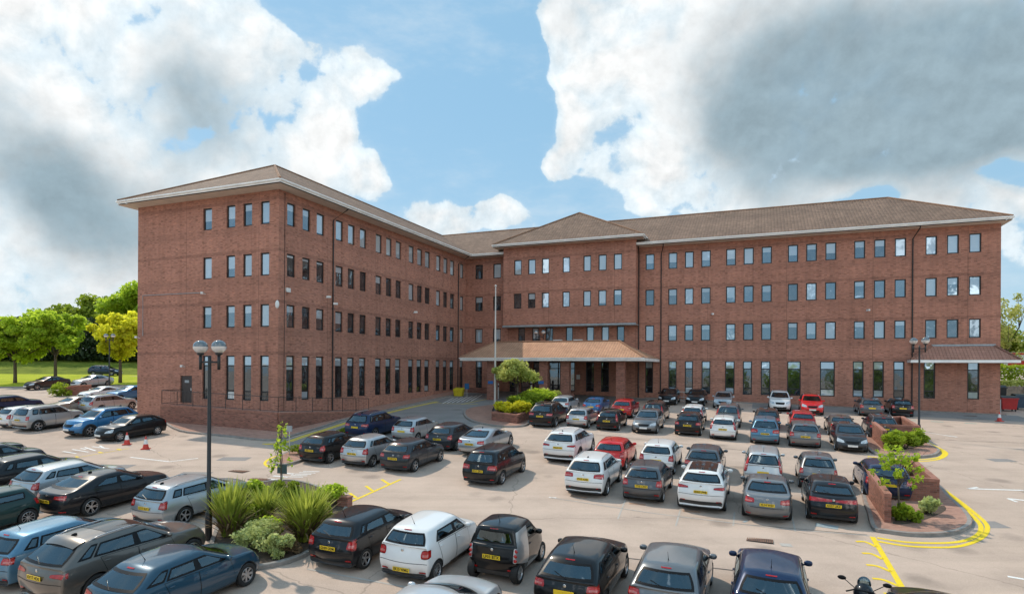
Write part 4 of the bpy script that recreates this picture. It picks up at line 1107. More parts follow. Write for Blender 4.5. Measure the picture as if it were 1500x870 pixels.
    MBk = Matrix.Translation((bx0, YB, 0)); rects = []
    for a, b in [(753.3, 763.5), (773.9, 784), (793.9, 804), (824.3, 834.4), (854.7, 865.3), (876.8, 888), (899.2, 910.7)]:
        x0, x1 = hit_y(a - .4, 410, YB)[0] - bx0, hit_y(b + .4, 410, YB)[0] - bx0
        for k in range(2):
            rects.append((x0, x1, tops[k] - H1, tops[k])); window(MBk, x0, x1, tops[k] - H1, tops[k], False, tone('dark') if (k == 1 and a < 790) else tone('sky'))
    o = mesh_obj('wall', facade_mesh(bx1 - bx0, zb0, zb1, rects), BM['brick'], B); o.matrix_basis = MBk; o['label'] = 'front wall of the projecting centre bay'
    mb = MB()
    mb.quad((bx1, YB, zb0), (bx1, 8, zb0), (bx1, 8, zb1), (bx1, YB, zb1)); mb.build('wall', BM['brick'], B); mb = MB(); mb.quad((bx0, 8, zb0), (bx0, YB, zb0), (bx0, YB, zb1), (bx0, 8, zb1))
    mb.build('wall', BM['brick'], B)
    mb = MB(); mb.box(((bx0 + bx1) / 2, YB / 2 - .05, zb0 - .06), (bx1 - bx0 + .16, -YB + .0, .10)); mb.box(((bx0 + bx1) / 2, YB - .05, zb0 + .02), (bx1 - bx0 + .1, .08, .14))
    mb.build('ledge', BM['lead'], B)
    # --- windows: the hundred that show largest one by one, the rest together
    WINS.sort(key=lambda w: -w[0])
    for area, M, fr, pm, tones in WINS[:100]:
        w = fr.build('window', BM['frame'], B); w.matrix_basis = M
        me = pm.mesh(); p = mesh_obj('pane', me, BM['pane'], w); set_tone(me, tones)
    fr2, pm2, tn2 = MB(), MB(), []
    for area, M, fr, pm, tones in WINS[100:]:
        fr2.add([M @ Vector(v) for v in fr.v], fr.f); pm2.add([M @ Vector(v) for v in pm.v], pm.f); tn2 += list(tones)
    w = fr2.build('window', BM['frame'], B); w['kind'] = 'stuff'
    me = pm2.mesh(); p = mesh_obj('pane', me, BM['pane'], w); set_tone(me, tn2); p['kind'] = 'stuff'
    # --- roofs
    ov = 1.2; e = EAVE + .33; XL = XS - WL; xm = XS - WL / 2; ym = D / 2; hip = 7.29 + ov
    oL, oR = .78, .45; A = (XL - oL, YE - ov, e); Bc = (XS + ov, YE - ov, e); ap = (xm, YE - ov + hip, RIDGE)
    In = (XS + ov, -ov, e); J = (xm, ym, RIDGE); Rp = (-hip + ov, ym, RIDGE); Cr = (oR, -ov, e); Dr = (oR, D + ov, e); Dl = (XL - oL, D + ov, e)
    roof_obj('roof', [[A, Bc, ap], [Bc, In, J, ap], [In, Cr, Rp, J], [Cr, Dr, Rp], [Dr, Dl, J, Rp], [Dl, A, ap, J]], BM['tile'], B)
    # centre bay roof
    c0, c1 = bx0 - .95, bx1 + .85; cy = YB - .95; ce = zb1 + .32; ca = ((c0 + c1) / 2, 3.6, 25.2); cb = ((c0 + c1) / 2, 11, 25.2)
    roof_obj('roof', [[(c0, cy, ce), (c1, cy, ce), ca], [(c1, cy, ce), (c1, 11, ce), cb, ca], [(c0, 11, ce), (c0, cy, ce), ca, cb]], BM['tile'], B)
    # ridge and hip tiles
    mb = MB()
    for a, b in [(ap, J), (J, Rp), (A, ap), (Bc, ap), (Cr, Rp), (ca, cb), ((c0, cy, ce), ca), ((c1, cy, ce), ca)]:
        a, b = Vector(a), Vector(b); mb.tube([a + Vector((0, 0, .02)), b + Vector((0, 0, .02))], .10, 6)
    mb.build('ridge_tiles', BM['ridge'], B)
    # soffits, fascias and gutters
    mb = MB(); z = EAVE - .004
    def sof(x0, x1, y0, y1, z_): mb.quad((x0, y0, z_), (x0, y1, z_), (x1, y1, z_), (x1, y0, z_))
    sof(XL - oL, XS + ov, YE - ov, YE, z); sof(XS, XS + ov, YE, -ov, z); sof(XS, oR, -ov, 0, z); sof(0, oR, 0, D, z); sof(XL - oL, XL, YE, D, z)
    sof(c0, c1, cy, YB, zb1); sof(bx1, c1, YB, 8, zb1); sof(c0, bx0, YB, 8, zb1)
    mb.build('soffit', BM['soffit'], B)
    g = MB(); zz = EAVE + .15
    for a, b in [((XL - oL, YE - ov), (XS + ov, YE - ov)), ((XS + ov, YE - ov), (XS + ov, -ov)), ((XS + ov, -ov), (oR, -ov)), ((oR, -ov), (oR, D)), ((XL - oL, D), (XL - oL, YE - ov))]:
        gutter(g, (a[0], a[1], zz), (b[0], b[1], zz))
    zz = zb1 + .15
    for a, b in [((c0, cy), (c1, cy)), ((c1, cy), (c1, 8)), ((c0, 8), (c0, cy))]: gutter(g, (a[0], a[1], zz), (b[0], b[1], zz))
    g.build('gutter', BM['fascia'], B)
    # downpipes
    for px in (968.5, 1336.5):
        x = hit_y(px, 430, 0)[0]; m = MB(); m.tube([(x + .35, -1.18, 20.0), (x + .35, -1.1, 19.85), (x, -.08, 19.1), (x, -.08, 3.3)], .055, 8)
        m.build('downpipe', BM['pipe'], B)
    x = hit_y(937.5, 430, 0)[0]; m = MB(); m.tube([(x, -1.1, 19.9), (x - .1, -.2, 19.2), (x - .1, -.1, 3.6)], .06, 8); m.build('downpipe', BM['pipe'], B)
    for px in (486.8, 670.7):
        y = hit_x(px, 430, XS)[0]; m = MB(); m.tube([(XS + 1.15, y + .5, 20.0), (XS + .08, y, 19.1), (XS + .08, y, 3.3)], .055, 8); m.build('downpipe', BM['pipe'], B)
    m = MB(); y = hit_x(416.5, 400, XS)[0]; m.tube([(XS + .03, y, 19.9), (XS + .03, y, 3.6)], .018, 5); m.build('lightning_strip', BM['pipe'], B)
    # cable run, cameras and lamps on the walls
    def e_pt(px, py): x, z = hit_y(px, py, YE); return Vector((x, YE - .05, z))
    m = MB(); m.tube([e_pt(293, 429), e_pt(210, 433), e_pt(210, 492)], .03, 5); m.build('conduit', BM['lead'], B)
    def camera_box(P, n, along=.34, name='security_camera'):
        m = MB(); P = Vector(P); n = Vector(n)
        m.tube([P, P + n * .25], .03, 6); Mx = Matrix.Translation(P + n * .3 + Vector((0, 0, .05))) @ Matrix.Rotation(math.atan2(n.y, n.x) + .5, 4, 'Z')
        m.box((0, 0, 0), (along, .16, .16), 0, Mx); m.build(name, BM['white'], B)
    camera_box(e_pt(302, 431), (0, -1, 0)); camera_box(e_pt(206, 495), (0, -1, 0)); camera_box(e_pt(272, 537), (0, -1, 0), .30, 'wall_lamp')
    def s_pt(px, py): y, z = hit_x(px, py, XS); return Vector((XS + .02, y, z))
    for q in ((477, 436), (487, 446), (605, 458)): camera_box(s_pt(*q), (1, 0, 0))
    m = MB(); P = s_pt(421, 425); m.box(P + Vector((.06, 0, 0)), (.12, .4, .3)); m.build('alarm_box', BM['white'], B)
    P = s_pt(408.5, 446); x, z = hit_y(407.5, 446, YE); m = MB(); m.add(*ellipsoid((x, YE - .1, z), (.34, .2, .6))); m.build('alarm_box', BM['white'], B, True)
    for px, py in ((1044, 461), (1271, 455.5)):
        x, z = hit_y(px, py, 0); camera_box((x, -.02, z), (0, -1, 0))
    # --- entrance canopy
    cy = -9.4; ry = -6.0; z0 = 8.22; zr = 9.88
    e0, e1 = hit_y(673.5, 523, cy)[0], hit_y(943, 526, cy)[0]; r0, r1 = hit_y(725, 502, ry)[0], hit_y(907, 499.5, ry)[0]
    A_, B_, C_, D_ = (e0, cy, z0), (e1, cy, z0), (e1, -.02, z0), (e0, -.02, z0); Ra, Rb = (r0, ry, zr), (r1, ry, zr); Ba, Bb = (r0, -1.6, zr - .5), (r1, -1.6, zr - .5); Wa, Wb = (r0, -.02, zr - .5), (r1, -.02, zr - .5)
    can = [[A_, B_, Rb, Ra], [B_, C_, Wb, Bb, Rb], [D_, A_, Ra, Ba, Wa], [Ra, Rb, Bb, Ba], [Ba, Bb, Wb, Wa]]
    roof = roof_obj('canopy', can, BM['otile'], B); roof['label'] = 'orange tiled entrance canopy'
    g = MB(); xm_ = (e0 + e1) / 2; wd = e1 - e0
    g.box((xm_, cy + .02, z0 - .17), (wd, .05, .28)); g.box((e1 - .03, cy / 2, z0 - .17), (.05, -cy - .1, .28)); g.box((e0 + .03, cy / 2, z0 - .17), (.05, -cy - .1, .28))
    g.box((xm_, cy - .06, z0 - .06), (wd + .1, .12, .10)); g.build('fascia', BM['fascia'], roof)
    m = MB(); m.quad((e0 + .05, cy + .05, z0 - .3), (e0 + .05, -.05, z0 - .3), (e1 - .05, -.05, z0 - .3), (e1 - .05, cy + .05, z0 - .3)); m.build('soffit', BM['soffit'], roof)
    m = MB()
    for a, b in [(B_, Rb), (A_, Ra), (Ra, Rb)]: m.tube([Vector(a) + Vector((0, 0, .03)), Vector(b) + Vector((0, 0, .03))], .09, 6)
    m.build('ridge_tiles', BM['otile'], roof)
    for px in (719.5, 796, 827.5, 908.5):
        x0 = hit_y(px - 6, 560, -8.6)[0]; x1 = hit_y(px + 6, 560, -8.6)[0]
        m = MB(); m.box(((x0 + x1) / 2, -8.3, 5.45), (x1 - x0, .7, 5.0)); m.build('brick_pier', BM['dimbrick'], B)
    x0, x1 = hit_y(797, 580, -8)[0], hit_y(838, 580, -8)[0]; m = MB(); m.box(((x0 + x1) / 2, -7.5, 4.0), (x1 - x0, .5, 1.5)); m.build('low_wall', BM['dimbrick'], B)
    x0, x1 = hit_y(684, 575, -3)[0], hit_y(722, 575, -3)[0]; m = MB(); m.box(((x0 + x1) / 2, -2.6, 4.2), (x1 - x0, 1.2, 1.5)); m.build('low_wall', BM['dimbrick'], B)
    for px in (817, 847):
        x = hit_y(px, 499, -.8)[0]; m = MB(); m.box((x, -.8, 9.95), (.95, .4, .75)); m.build('air_conditioner', BM['white'], B)
    # notices beside the doors
    x, z = hit_y(847, 552, 0); m = MB(); m.box((x, -.03, z), (.4, .03, .5)); m.build('notice', BM['white'], B)
    for px in (792.5, 718.5):
        x, z = hit_y(px, 560, -8.7); m = MB(); m.box((x, -8.7, z), (.55, .03, .3)); m.build('notice', simple_mat('blue_notice', (.02, .12, .36), .5), B)
    # --- tiled porch roof round the right corner
    z0 = 8.14; zr = 9.38; py_ = -1.55
    pr = [[(-6.95, py_, z0), (.95, py_, z0), (-.45, -.02, zr), (-5.0, -.02, zr)], [(.95, py_, z0), (.95, 7, z0), (.02, 6, zr), (-.45, -.02, zr)], [(-6.95, -.02, z0), (-6.95, py_, z0), (-5.0, -.02, zr)]]
    po = roof_obj('porch_roof', pr, BM['ptile'], B); po['label'] = 'small red tiled lean-to roof at the right corner'
    g = MB(); g.box((-3.0, py_ + .02, z0 - .14), (7.9, .05, .24)); g.box((.93, 2.7, z0 - .14), (.05, 8.3, .24)); g.box((-6.93, py_ / 2, z0 - .14), (.05, 1.4, .24)); g.build('fascia', BM['fascia'], po)
    m = MB(); m.quad((-6.9, py_ + .05, z0 - .25), (-6.9, -.01, z0 - .25), (.9, -.01, z0 - .25), (.9, py_ + .05, z0 - .25)); m.quad((.01, -.01, z0 - .25), (.01, 6.5, z0 - .25), (.9, 6.5, z0 - .25), (.9, -.01, z0 - .25)); m.build('soffit', BM['soffit'], po)
    m = MB(); m.box((-2.7, -.06, zr + .06), (4.7, .10, .16)); m.build('flashing', BM['lead'], po)
    for a, b in [((-6.95, py_, z0), (-5.0, -.02, zr)), ((.95, py_, z0), (-.45, -.02, zr))]:
        m = MB(); m.tube([Vector(a) + Vector((0, 0, .03)), Vector(b) + Vector((0, 0, .03))], .09, 6); m.build('ridge_tiles', BM['ptile'], po)
    return B
# ------------------------------------------------------------------ ground and markings
def asphalt_mat(name, c0, c1, tint=1.0):
    m, nt, b = new_mat(name); L = nt.links.new
    setin(b, Roughness=.92); b.inputs['Specular IOR Level'].default_value = .2
    tc = N(nt, 'TexCoord'); v = tc.outputs['Object']
    big = noise_tex(nt, v, .06, 5, .6); mid = noise_tex(nt, v, .5, 5, .65); fine = noise_tex(nt, v, 34, 3, .7)
    c = mixc(nt, ramp(nt, big, [(.32, 0), (.68, 1)]), c0, c1)
    c = mixc(nt, .75, c, ramp(nt, mid, [(.25, .80), (.5, 1.0), (.75, 1.12)]), 'MULTIPLY')
    c = mixc(nt, .8, c, ramp(nt, fine, [(.2, .74), (.5, 1.0), (.8, 1.24)]), 'MULTIPLY')
    # tyre-polished bands across the slope, following the aisles
    rot = tex_mapping(nt, v, (.05, .8, 1), (0, 0, 0), (0, 0, TH)); st = noise_tex(nt, rot, 1.0, 4, .6)
    c = mixc(nt, .6, c, ramp(nt, st, [(.3, .82), (.6, 1.06)]), 'MULTIPLY')
    # oil spots
    vo = N(nt, 'TexVoronoi'); setin(vo, Scale=.42, Randomness=1.0); L(v, vo.inputs['Vector'])
    sp = ramp(nt, mathn(nt, 'ADD', vo.outputs['Distance'], mathn(nt, 'MULTIPLY', mid, .35)), [(.26, 1.0), (.42, 0.0)])
    c = mixc(nt, mathn(nt, 'MULTIPLY', sp, .34), c, (.06, .055, .05))
    # cracks and joints between laying strips
    vc = N(nt, 'TexVoronoi'); vc.feature = 'DISTANCE_TO_EDGE'; setin(vc, Scale=.075); wv = N(nt, 'VectorMath', operation='ADD'); L(v, wv.inputs[0])
    nn = N(nt, 'TexNoise'); setin(nn, Scale=.7, Detail=4.0); L(v, nn.inputs['Vector']); L(nn.outputs['Color'], wv.inputs[1]); L(wv.outputs[0], vc.inputs['Vector'])
    c = mixc(nt, mathn(nt, 'MULTIPLY', mathn(nt, 'LESS_THAN', vc.outputs['Distance'], .0016), .25), c, (.05, .045, .04))
    L(c, b.inputs['Base Color'])
    bp = N(nt, 'Bump'); setin(bp, Strength=.25, Distance=.01); L(fine, bp.inputs['Height']); L(bp.outputs[0], b.inputs['Normal'])
    return m

def marking_mat(name, col, wear=.5):
    m, nt, b = new_mat(name); L = nt.links.new
    setin(b, Roughness=.8); tc = N(nt, 'TexCoord'); nz = noise_tex(nt, tc.outputs['Object'], 9, 5, .7)
    L(mixc(nt, ramp(nt, nz, [(.62 - wear * .25, 0), (.82, .8)]), col, (.30, .27, .24)), b.inputs['Base Color'])
    return m

def grass_mat(name, c0, c1):
    m, nt, b = new_mat(name); L = nt.links.new
    setin(b, Roughness=.95); b.inputs['Specular IOR Level'].default_value = .1
    tc = N(nt, 'TexCoord'); v = tc.outputs['Object']
    a = noise_tex(nt, v, .35, 6, .7); f = noise_tex(nt, v, 7, 4, .8)
    c = mixc(nt, ramp(nt, a, [(.35, 0), (.65, 1)]), c0, c1)
    L(mixc(nt, .8, c, ramp(nt, f, [(.25, .6), (.75, 1.35)]), 'MULTIPLY'), b.inputs['Base Color'])
    bp = N(nt, 'Bump'); setin(bp, Strength=.8, Distance=.08); L(f, bp.inputs['Height']); L(bp.outputs[0], b.inputs['Normal'])
    return m

GM = {}
def site_mats():
    GM['asphalt'] = asphalt_mat('worn_asphalt', (.475, .37, .30), (.53, .415, .34))
    GM['road'] = asphalt_mat('darker_asphalt', (.25, .235, .225), (.30, .28, .265))  # darker and greyer than the main surface
    GM['yellow'] = marking_mat('yellow_line', (.82, .60, .015), .25)
    GM['white'] = marking_mat('white_line', (.80, .80, .78), .55)
    GM['faint'] = marking_mat('faint_line', (.50, .47, .43), 1.4)
    GM['blue'] = marking_mat('blue_bay_paint', (.28, .40, .46), 1.5)
    GM['turq'] = marking_mat('turquoise_mark', (.16, .50, .45), 1.0)
    GM['rust'] = marking_mat('orange_bay_number', (.50, .25, .14), 1.5)
    GM['paving'] = brick_mat('brick_paving', (.50, .285, .215), (.40, .22, .165), (.30, .22, .18), 1.0, False, True)
    GM['kerb'] = simple_mat('concrete_kerb', (.27, .25, .23), .9, noise=.25, scale=3)
    GM['soil'] = simple_mat('bare_soil', (.085, .06, .042), .95, noise=.4, scale=6)
    GM['grass'] = grass_mat('lawn', (.36, .42, .03), (.50, .52, .05))
    GM['bank'] = grass_mat('rough_bank', (.12, .16, .025), (.24, .28, .04))
    GM['coping'] = simple_mat('brick_coping', (.34, .155, .11), .85, noise=.3, scale=4)
    GM['black'] = simple_mat('black_post_paint', (.016, .017, .018), .4, noise=.2, scale=3)
    GM['pole'] = simple_mat('pale_pole', (.55, .53, .50), .4, .2)

def sheet(name, poly, h, mat, skirt=None, parent=None, kind='structure', sub=None):
    """flat piece on the sloping ground, h above it; skirt: kerb material"""
    P = [Vector((p[0], p[1], gz(p[0], p[1]) + h)) for p in poly]
    bm = bmesh.new(); vs = [bm.verts.new(p) for p in P]; f = bm.faces.new(vs)
    if f.normal.z < 0: f.normal_flip()
    bmesh.ops.triangulate(bm, faces=bm.faces[:])
    me = bpy.data.meshes.new(name); bm.to_mesh(me); bm.free()
    if sum(p.normal.z for p in me.polygons) < 0: me.flip_normals()
    o = mesh_obj(name, me, mat, parent)
    if kind: o['kind'] = kind
    return o

def kerb_run(name, pts, h, w, mat, parent=None, kind='structure', closed=False):
    """a kerb of height h and width w along ground points, its outer face on the points"""
    pts = [Vector((p[0], p[1])) for p in pts]; n = len(pts); mb = MB(); prof = []
    for i, p in enumerate(pts):
        a = pts[(i - 1) % n] if closed or i > 0 else p; b = pts[(i + 1) % n] if closed or i < n - 1 else p
        d = (b - a).normalized(); nrm = Vector((-d.y, d.x)); q = p + nrm * w
        g = gz(p.x, p.y); g2 = gz(q.x, q.y)
        prof.append([Vector((p.x, p.y, g - .05)), Vector((p.x, p.y, g + h - .02)), Vector((p.x + nrm.x * .02, p.y + nrm.y * .02, g + h)), Vector((q.x, q.y, g2 + h)), Vector((q.x, q.y, g2 - .05))])
    for i in range(n if closed else n - 1):
        a, b = prof[i], prof[(i + 1) % n]
        for k in range(4): mb.quad(a[k], b[k], b[k + 1], a[k + 1])
    o = mb.build(name, mat, parent)
    if kind: o['kind'] = kind
    return o

def ribbon(mb, pts, w, h=.008):
    pts = [Vector((p[0], p[1])) for p in pts]; n = len(pts); L_, R_ = [], []
    for i, p in enumerate(pts):
        d = (pts[min(n - 1, i + 1)] - pts[max(0, i - 1)]).normalized(); q = Vector((-d.y, d.x)) * w / 2
        for s, lst in ((1, L_), (-1, R_)):
            r = p + q * s; lst.append(Vector((r.x, r.y, gz(r.x, r.y) + h)))
    for i in range(n - 1): mb.quad(R_[i], R_[i + 1], L_[i + 1], L_[i])

def smooth_poly(pts, n=4, closed=False):
    """Catmull-Rom through points"""
    P = [Vector((p[0], p[1])) for p in pts]; out = []; m = len(P)
    for i in range(m if closed else m - 1):
        p0, p1, p2, p3 = (P[(i - 1) % m], P[i], P[(i + 1) % m], P[(i + 2) % m]) if closed else (P[max(0, i - 1)], P[i], P[i + 1], P[min(m - 1, i + 2)])
        for k in range(n):
            t = k / n
            out.append(.5 * ((2 * p1) + (p2 - p0) * t + (2 * p0 - 5 * p1 + 4 * p2 - p3) * t * t + (3 * p1 - p0 - 3 * p2 + p3) * t ** 3))
    if not closed: out.append(P[-1])
    return out

def gpl(lst): return [gp(*p) for p in lst]
def bl(x, y, z=0): return Mb_world @ Vector((x, y, z))

def wall_obj(name, a, b, h, t, mat, label=None, cat=None, z0=None, top=None, parent=None, coping=None):
    """free-standing wall from a to b (ground xy), following the slope or with a given top"""
    a, b = Vector((a[0], a[1])), Vector((b[0], b[1])); d = (b - a); l = d.length; d.normalize(); n = Vector((-d.y, d.x)) * t / 2
    ga, gb = gz(a.x, a.y), gz(b.x, b.y); ta, tb = (ga + h, gb + h) if top is None else top
    me_org = Vector((a.x, a.y, ga))
    mb = MB()
    c = [(a - n, ga - .3, ta), (b - n, gb - .3, tb), (b + n, gb - .3, tb), (a + n, ga - .3, ta)]
    lo = [Vector((p.x, p.y, z)) for p, z, _ in c]; hi = [Vector((p.x, p.y, z)) for p, _, z in c]
    mb.add(lo + hi, [(3, 2, 1, 0), (4, 5, 6, 7), (0, 1, 5, 4), (1, 2, 6, 5), (2, 3, 7, 6), (3, 0, 4, 7)])
    # local frame so the brick courses follow the wall
    M = Matrix.Translation(me_org) @ Matrix.Rotation(math.atan2(d.y, d.x), 4, 'Z'); Mi = M.inverted()
    mb.v = [tuple(Mi @ Vector(v)) for v in mb.v]
    o = mb.build(name, mat, parent); o.matrix_basis = M
    if coping:
        m2 = MB(); e = .012
        hi2 = [Mi @ v for v in hi]; k = [Vector((-e, -e, 0)), Vector((e, -e, 0)), Vector((e, e, 0)), Vector((-e, e, 0))]
        q = [hi2[i] + k[i] + Vector((0, 0, -.11)) for i in range(4)] + [hi2[i] + k[i] + Vector((0, 0, .012)) for i in range(4)]
        m2.add(q, [(3, 2, 1, 0), (4, 5, 6, 7), (0, 1, 5, 4), (1, 2, 6, 5), (2, 3, 7, 6), (3, 0, 4, 7)])
        m2.build('coping', coping, o)
    if label: tag(o, label, cat)
    return o

def build_ground():
    # one sheet to the horizon
    ys = [-600, -200, -60, -40, -20, 0, 10, 20, 30, 40, 50, 60, 70, 80, 84, 90, 96, 102, 110, 120, 132, 144, 200, 400, 1000, 3000]
    xs = [-3000, -800, -300, -120, -60, -30, 0, 30, 60, 120, 300, 800, 3000]
    vs = [(x, y, gz(x, y)) for y in ys for x in xs]; n = len(xs)
    fs = [(j * n + i, j * n + i + 1, (j + 1) * n + i + 1, (j + 1) * n + i) for j in range(len(ys) - 1) for i in range(n - 1)]
    o = mesh_obj('ground', raw_mesh(vs, fs), GM['asphalt']); o['kind'] = 'structure'
    # darker road into the courtyard
    q = gpl([(440, 655), (392, 651), (415, 645), (445, 636), (500, 617), (560, 603), (620, 590), (668, 579), (700, 573), (800, 571), (860, 577), (960, 585), (870, 594), (812, 600), (700, 622), (640, 640), (600, 644), (520, 652)])
    sheet('courtyard_road', q, .004, GM['road'])
    # dark sheet painting the building's shade on the ground along the right front
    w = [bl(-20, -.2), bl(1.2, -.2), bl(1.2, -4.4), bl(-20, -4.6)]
    sheet('front_shade_strip', w, .004, GM['road'])
    w = [bl(-30.5, -.02), bl(.3, -.02), bl(.3, -.55), bl(-30.5, -.55)]
    sheet('pavement', w, .10, GM['paving']); kerb_run('kerb', [bl(-30.5, -.55), bl(.3, -.55)], .10, .12, GM['kerb'])

    # grass beyond the car park
    def far(lst): return [gp(*p) for p in lst]
    e = far([(-500, 570), (-200, 569), (0, 567.5), (60, 567), (120, 566), (170, 565), (204, 565), (260, 565)])
    top = [Vector((p.x * 1.15, 91)) for p in reversed(e)]
    vs = []; 
    def strip(name, a, b, h0, h1, mat, n=6):
        mb = MB()
        for i in range(len(a) - 1):
            for k in range(n):
                def pt(p, q, t): 
                    x, y = p[0] * (1 - t) + q[0] * t, p[1] * (1 - t) + q[1] * t
                    return Vector((x, y, gz(x, y) + h0 * (1 - t) + h1 * t + .10 * math.sin(x * .31 + y * .17) * (t * (1 - t) * 2)))
                mb.quad(pt(a[i], b[i], k / n), pt(a[i + 1], b[i + 1], k / n), pt(a[i + 1], b[i + 1], (k + 1) / n), pt(a[i], b[i], (k + 1) / n))
        o = mb.build(name, mat, smooth=True); o['kind'] = 'structure'; return o
    a = [Vector((p.x, p.y)) for p in e]; b1 = [Vector((x, 88.0)) for x in np.linspace(a[0].x - 8, a[-1].x - 3, len(a))]
    strip('grass', a, b1, .10, .02, GM['grass']); kerb_run('kerb', a, .11, .13, GM['kerb'])
    b2 = [Vector((p.x - 1, 91.5)) for p in b1]; strip('grass', b1, b2, .02, .03, GM['grass'], 2)
    b3 = [Vector((p.x - 6, 108)) for p in b2]; strip('grass_bank', b2, b3, .03, 3.0, GM['bank'], 6)
    # right of the building
    r = [(46.5, 60), (80, 60), (110, 140), (60, 140)]
    sheet('grass', r, .02, GM['bank'])

    # paths and kerbs round the left wing
    kerbpx = [(230, 611), (238, 619), (262, 632), (300, 637), (340, 641), (375, 645), (400, 646), (418, 643), (440, 636), (470, 627), (500, 617), (530, 609.5), (560, 603), (590, 596), (620, 589.5), (650, 582.5), (668, 578.5), (682, 574)]
    kp = smooth_poly(gpl(kerbpx), 3)
    inner = [bl(XS + .02, -.3), bl(XS + .02, YE - .02), bl(XS - WL, YE - .02)]
    sheet('pavement', [Vector((p.x, p.y)) for p in kp] + [Vector((p.x, p.y)) for p in inner], .11, GM['paving'])
    kerb_run('kerb', kp, .12, .14, GM['kerb'])
    mb = MB(); yl = gpl([(384, 650), (402, 649.5), (422, 646), (444, 638.5), (474, 629.3), (503, 620), (533, 612), (562, 605.5), (592, 598.3), (622, 591.8), (640, 588)])
    ys_ = smooth_poly(yl, 3); ribbon(mb, ys_, .17)
    yl2 = [Vector((p.x + .22, p.y - .16)) for p in ys_]; ribbon(mb, yl2, .15)
    mb.build('yellow_line', GM['yellow'])['kind'] = 'structure'
    # retaining wall of the ramp, with railings
    wl = (YE - 1.85)
    p0 = bl(hit_y(237, 600, wl)[0], wl); p1 = bl(XS + 1.75, wl); p2 = bl(XS + 1.75, hit_x(540, 596, XS + 1.75)[0])
    t0 = hit_y(237, 592, wl)[1]; t1 = hit_y(414, 604.5, wl)[1]; t2 = gz(p2.x, p2.y) + .2
    root = wall_obj('ramp_wall', p0, p1, 1, .24, BM['dimbrick'], top=(t0, t1), coping=GM['coping'])
    tag(root, 'brick retaining wall of the access ramp with black railings at the left wing corner', 'retaining wall')
    rooti = root.matrix_basis.inverted()
    w2 = wall_obj('wall', p1, p2, 1, .24, BM['dimbrick'], top=(t1, t2), parent=root, coping=GM['coping']); w2.matrix_basis = rooti @ w2.matrix_basis
    # ramp floor
    mb = MB(); e0 = bl(hit_y(237, 600, wl)[0], YE - .02); e1 = bl(XS + .02, YE - .02); e2 = bl(XS + .02, hit_x(540, 596, XS)[0])
    vs = [Vector((p0.x, p0.y, t0 - .08)), Vector((p1.x, p1.y, t1 - .08)), Vector((e1.x, e1.y, t1 - .08)), Vector((e0.x, e0.y, t0 - .08)), Vector((p2.x, p2.y, t2 - .06)), Vector((e2.x, e2.y, t2 - .06))]
    mb.add([rooti @ v for v in vs], [(0, 1, 2, 3), (1, 4, 5, 2)]); mb.build('ramp_floor', GM['paving'], root)
    mb = MB()
    def rail(a, b, za, zb, n):
        pts = []
        for i in range(n + 1):
            t = i / n; x, y, z = a.x * (1 - t) + b.x * t, a.y * (1 - t) + b.y * t, za * (1 - t) + zb * t
            mb.tube([rooti @ Vector((x, y, z - .02)), rooti @ Vector((x, y, z + 1.05))], .022, 5); pts.append(rooti @ Vector((x, y, z + 1.05)))
            if i < n:
                for j in range(1, 5):
                    tt = (i + j / 5) / n; x2, y2, z2 = a.x * (1 - tt) + b.x * tt, a.y * (1 - tt) + b.y * tt, za * (1 - tt) + zb * tt
                    mb.tube([rooti @ Vector((x2, y2, z2 + .1)), rooti @ Vector((x2, y2, z2 + 1.04))], .005, 4)
        mb.tube(pts, .024, 6); mb.tube([p - Vector((0, 0, .95)) for p in pts], .014, 5)
    rail(p0, p1, t0, t1, 7); rail(p1, p2, t1, t2, 6); rail(e0, p0, t0, t0, 1)
    mb.build('railing', GM['black'], root)
    return None

def line(mb, a, b, w=.1, n=1):
    A, Bp = gp(*a), gp(*b); ribbon(mb, [A + (Bp - A) * (i / n) for i in range(n + 1)], w)

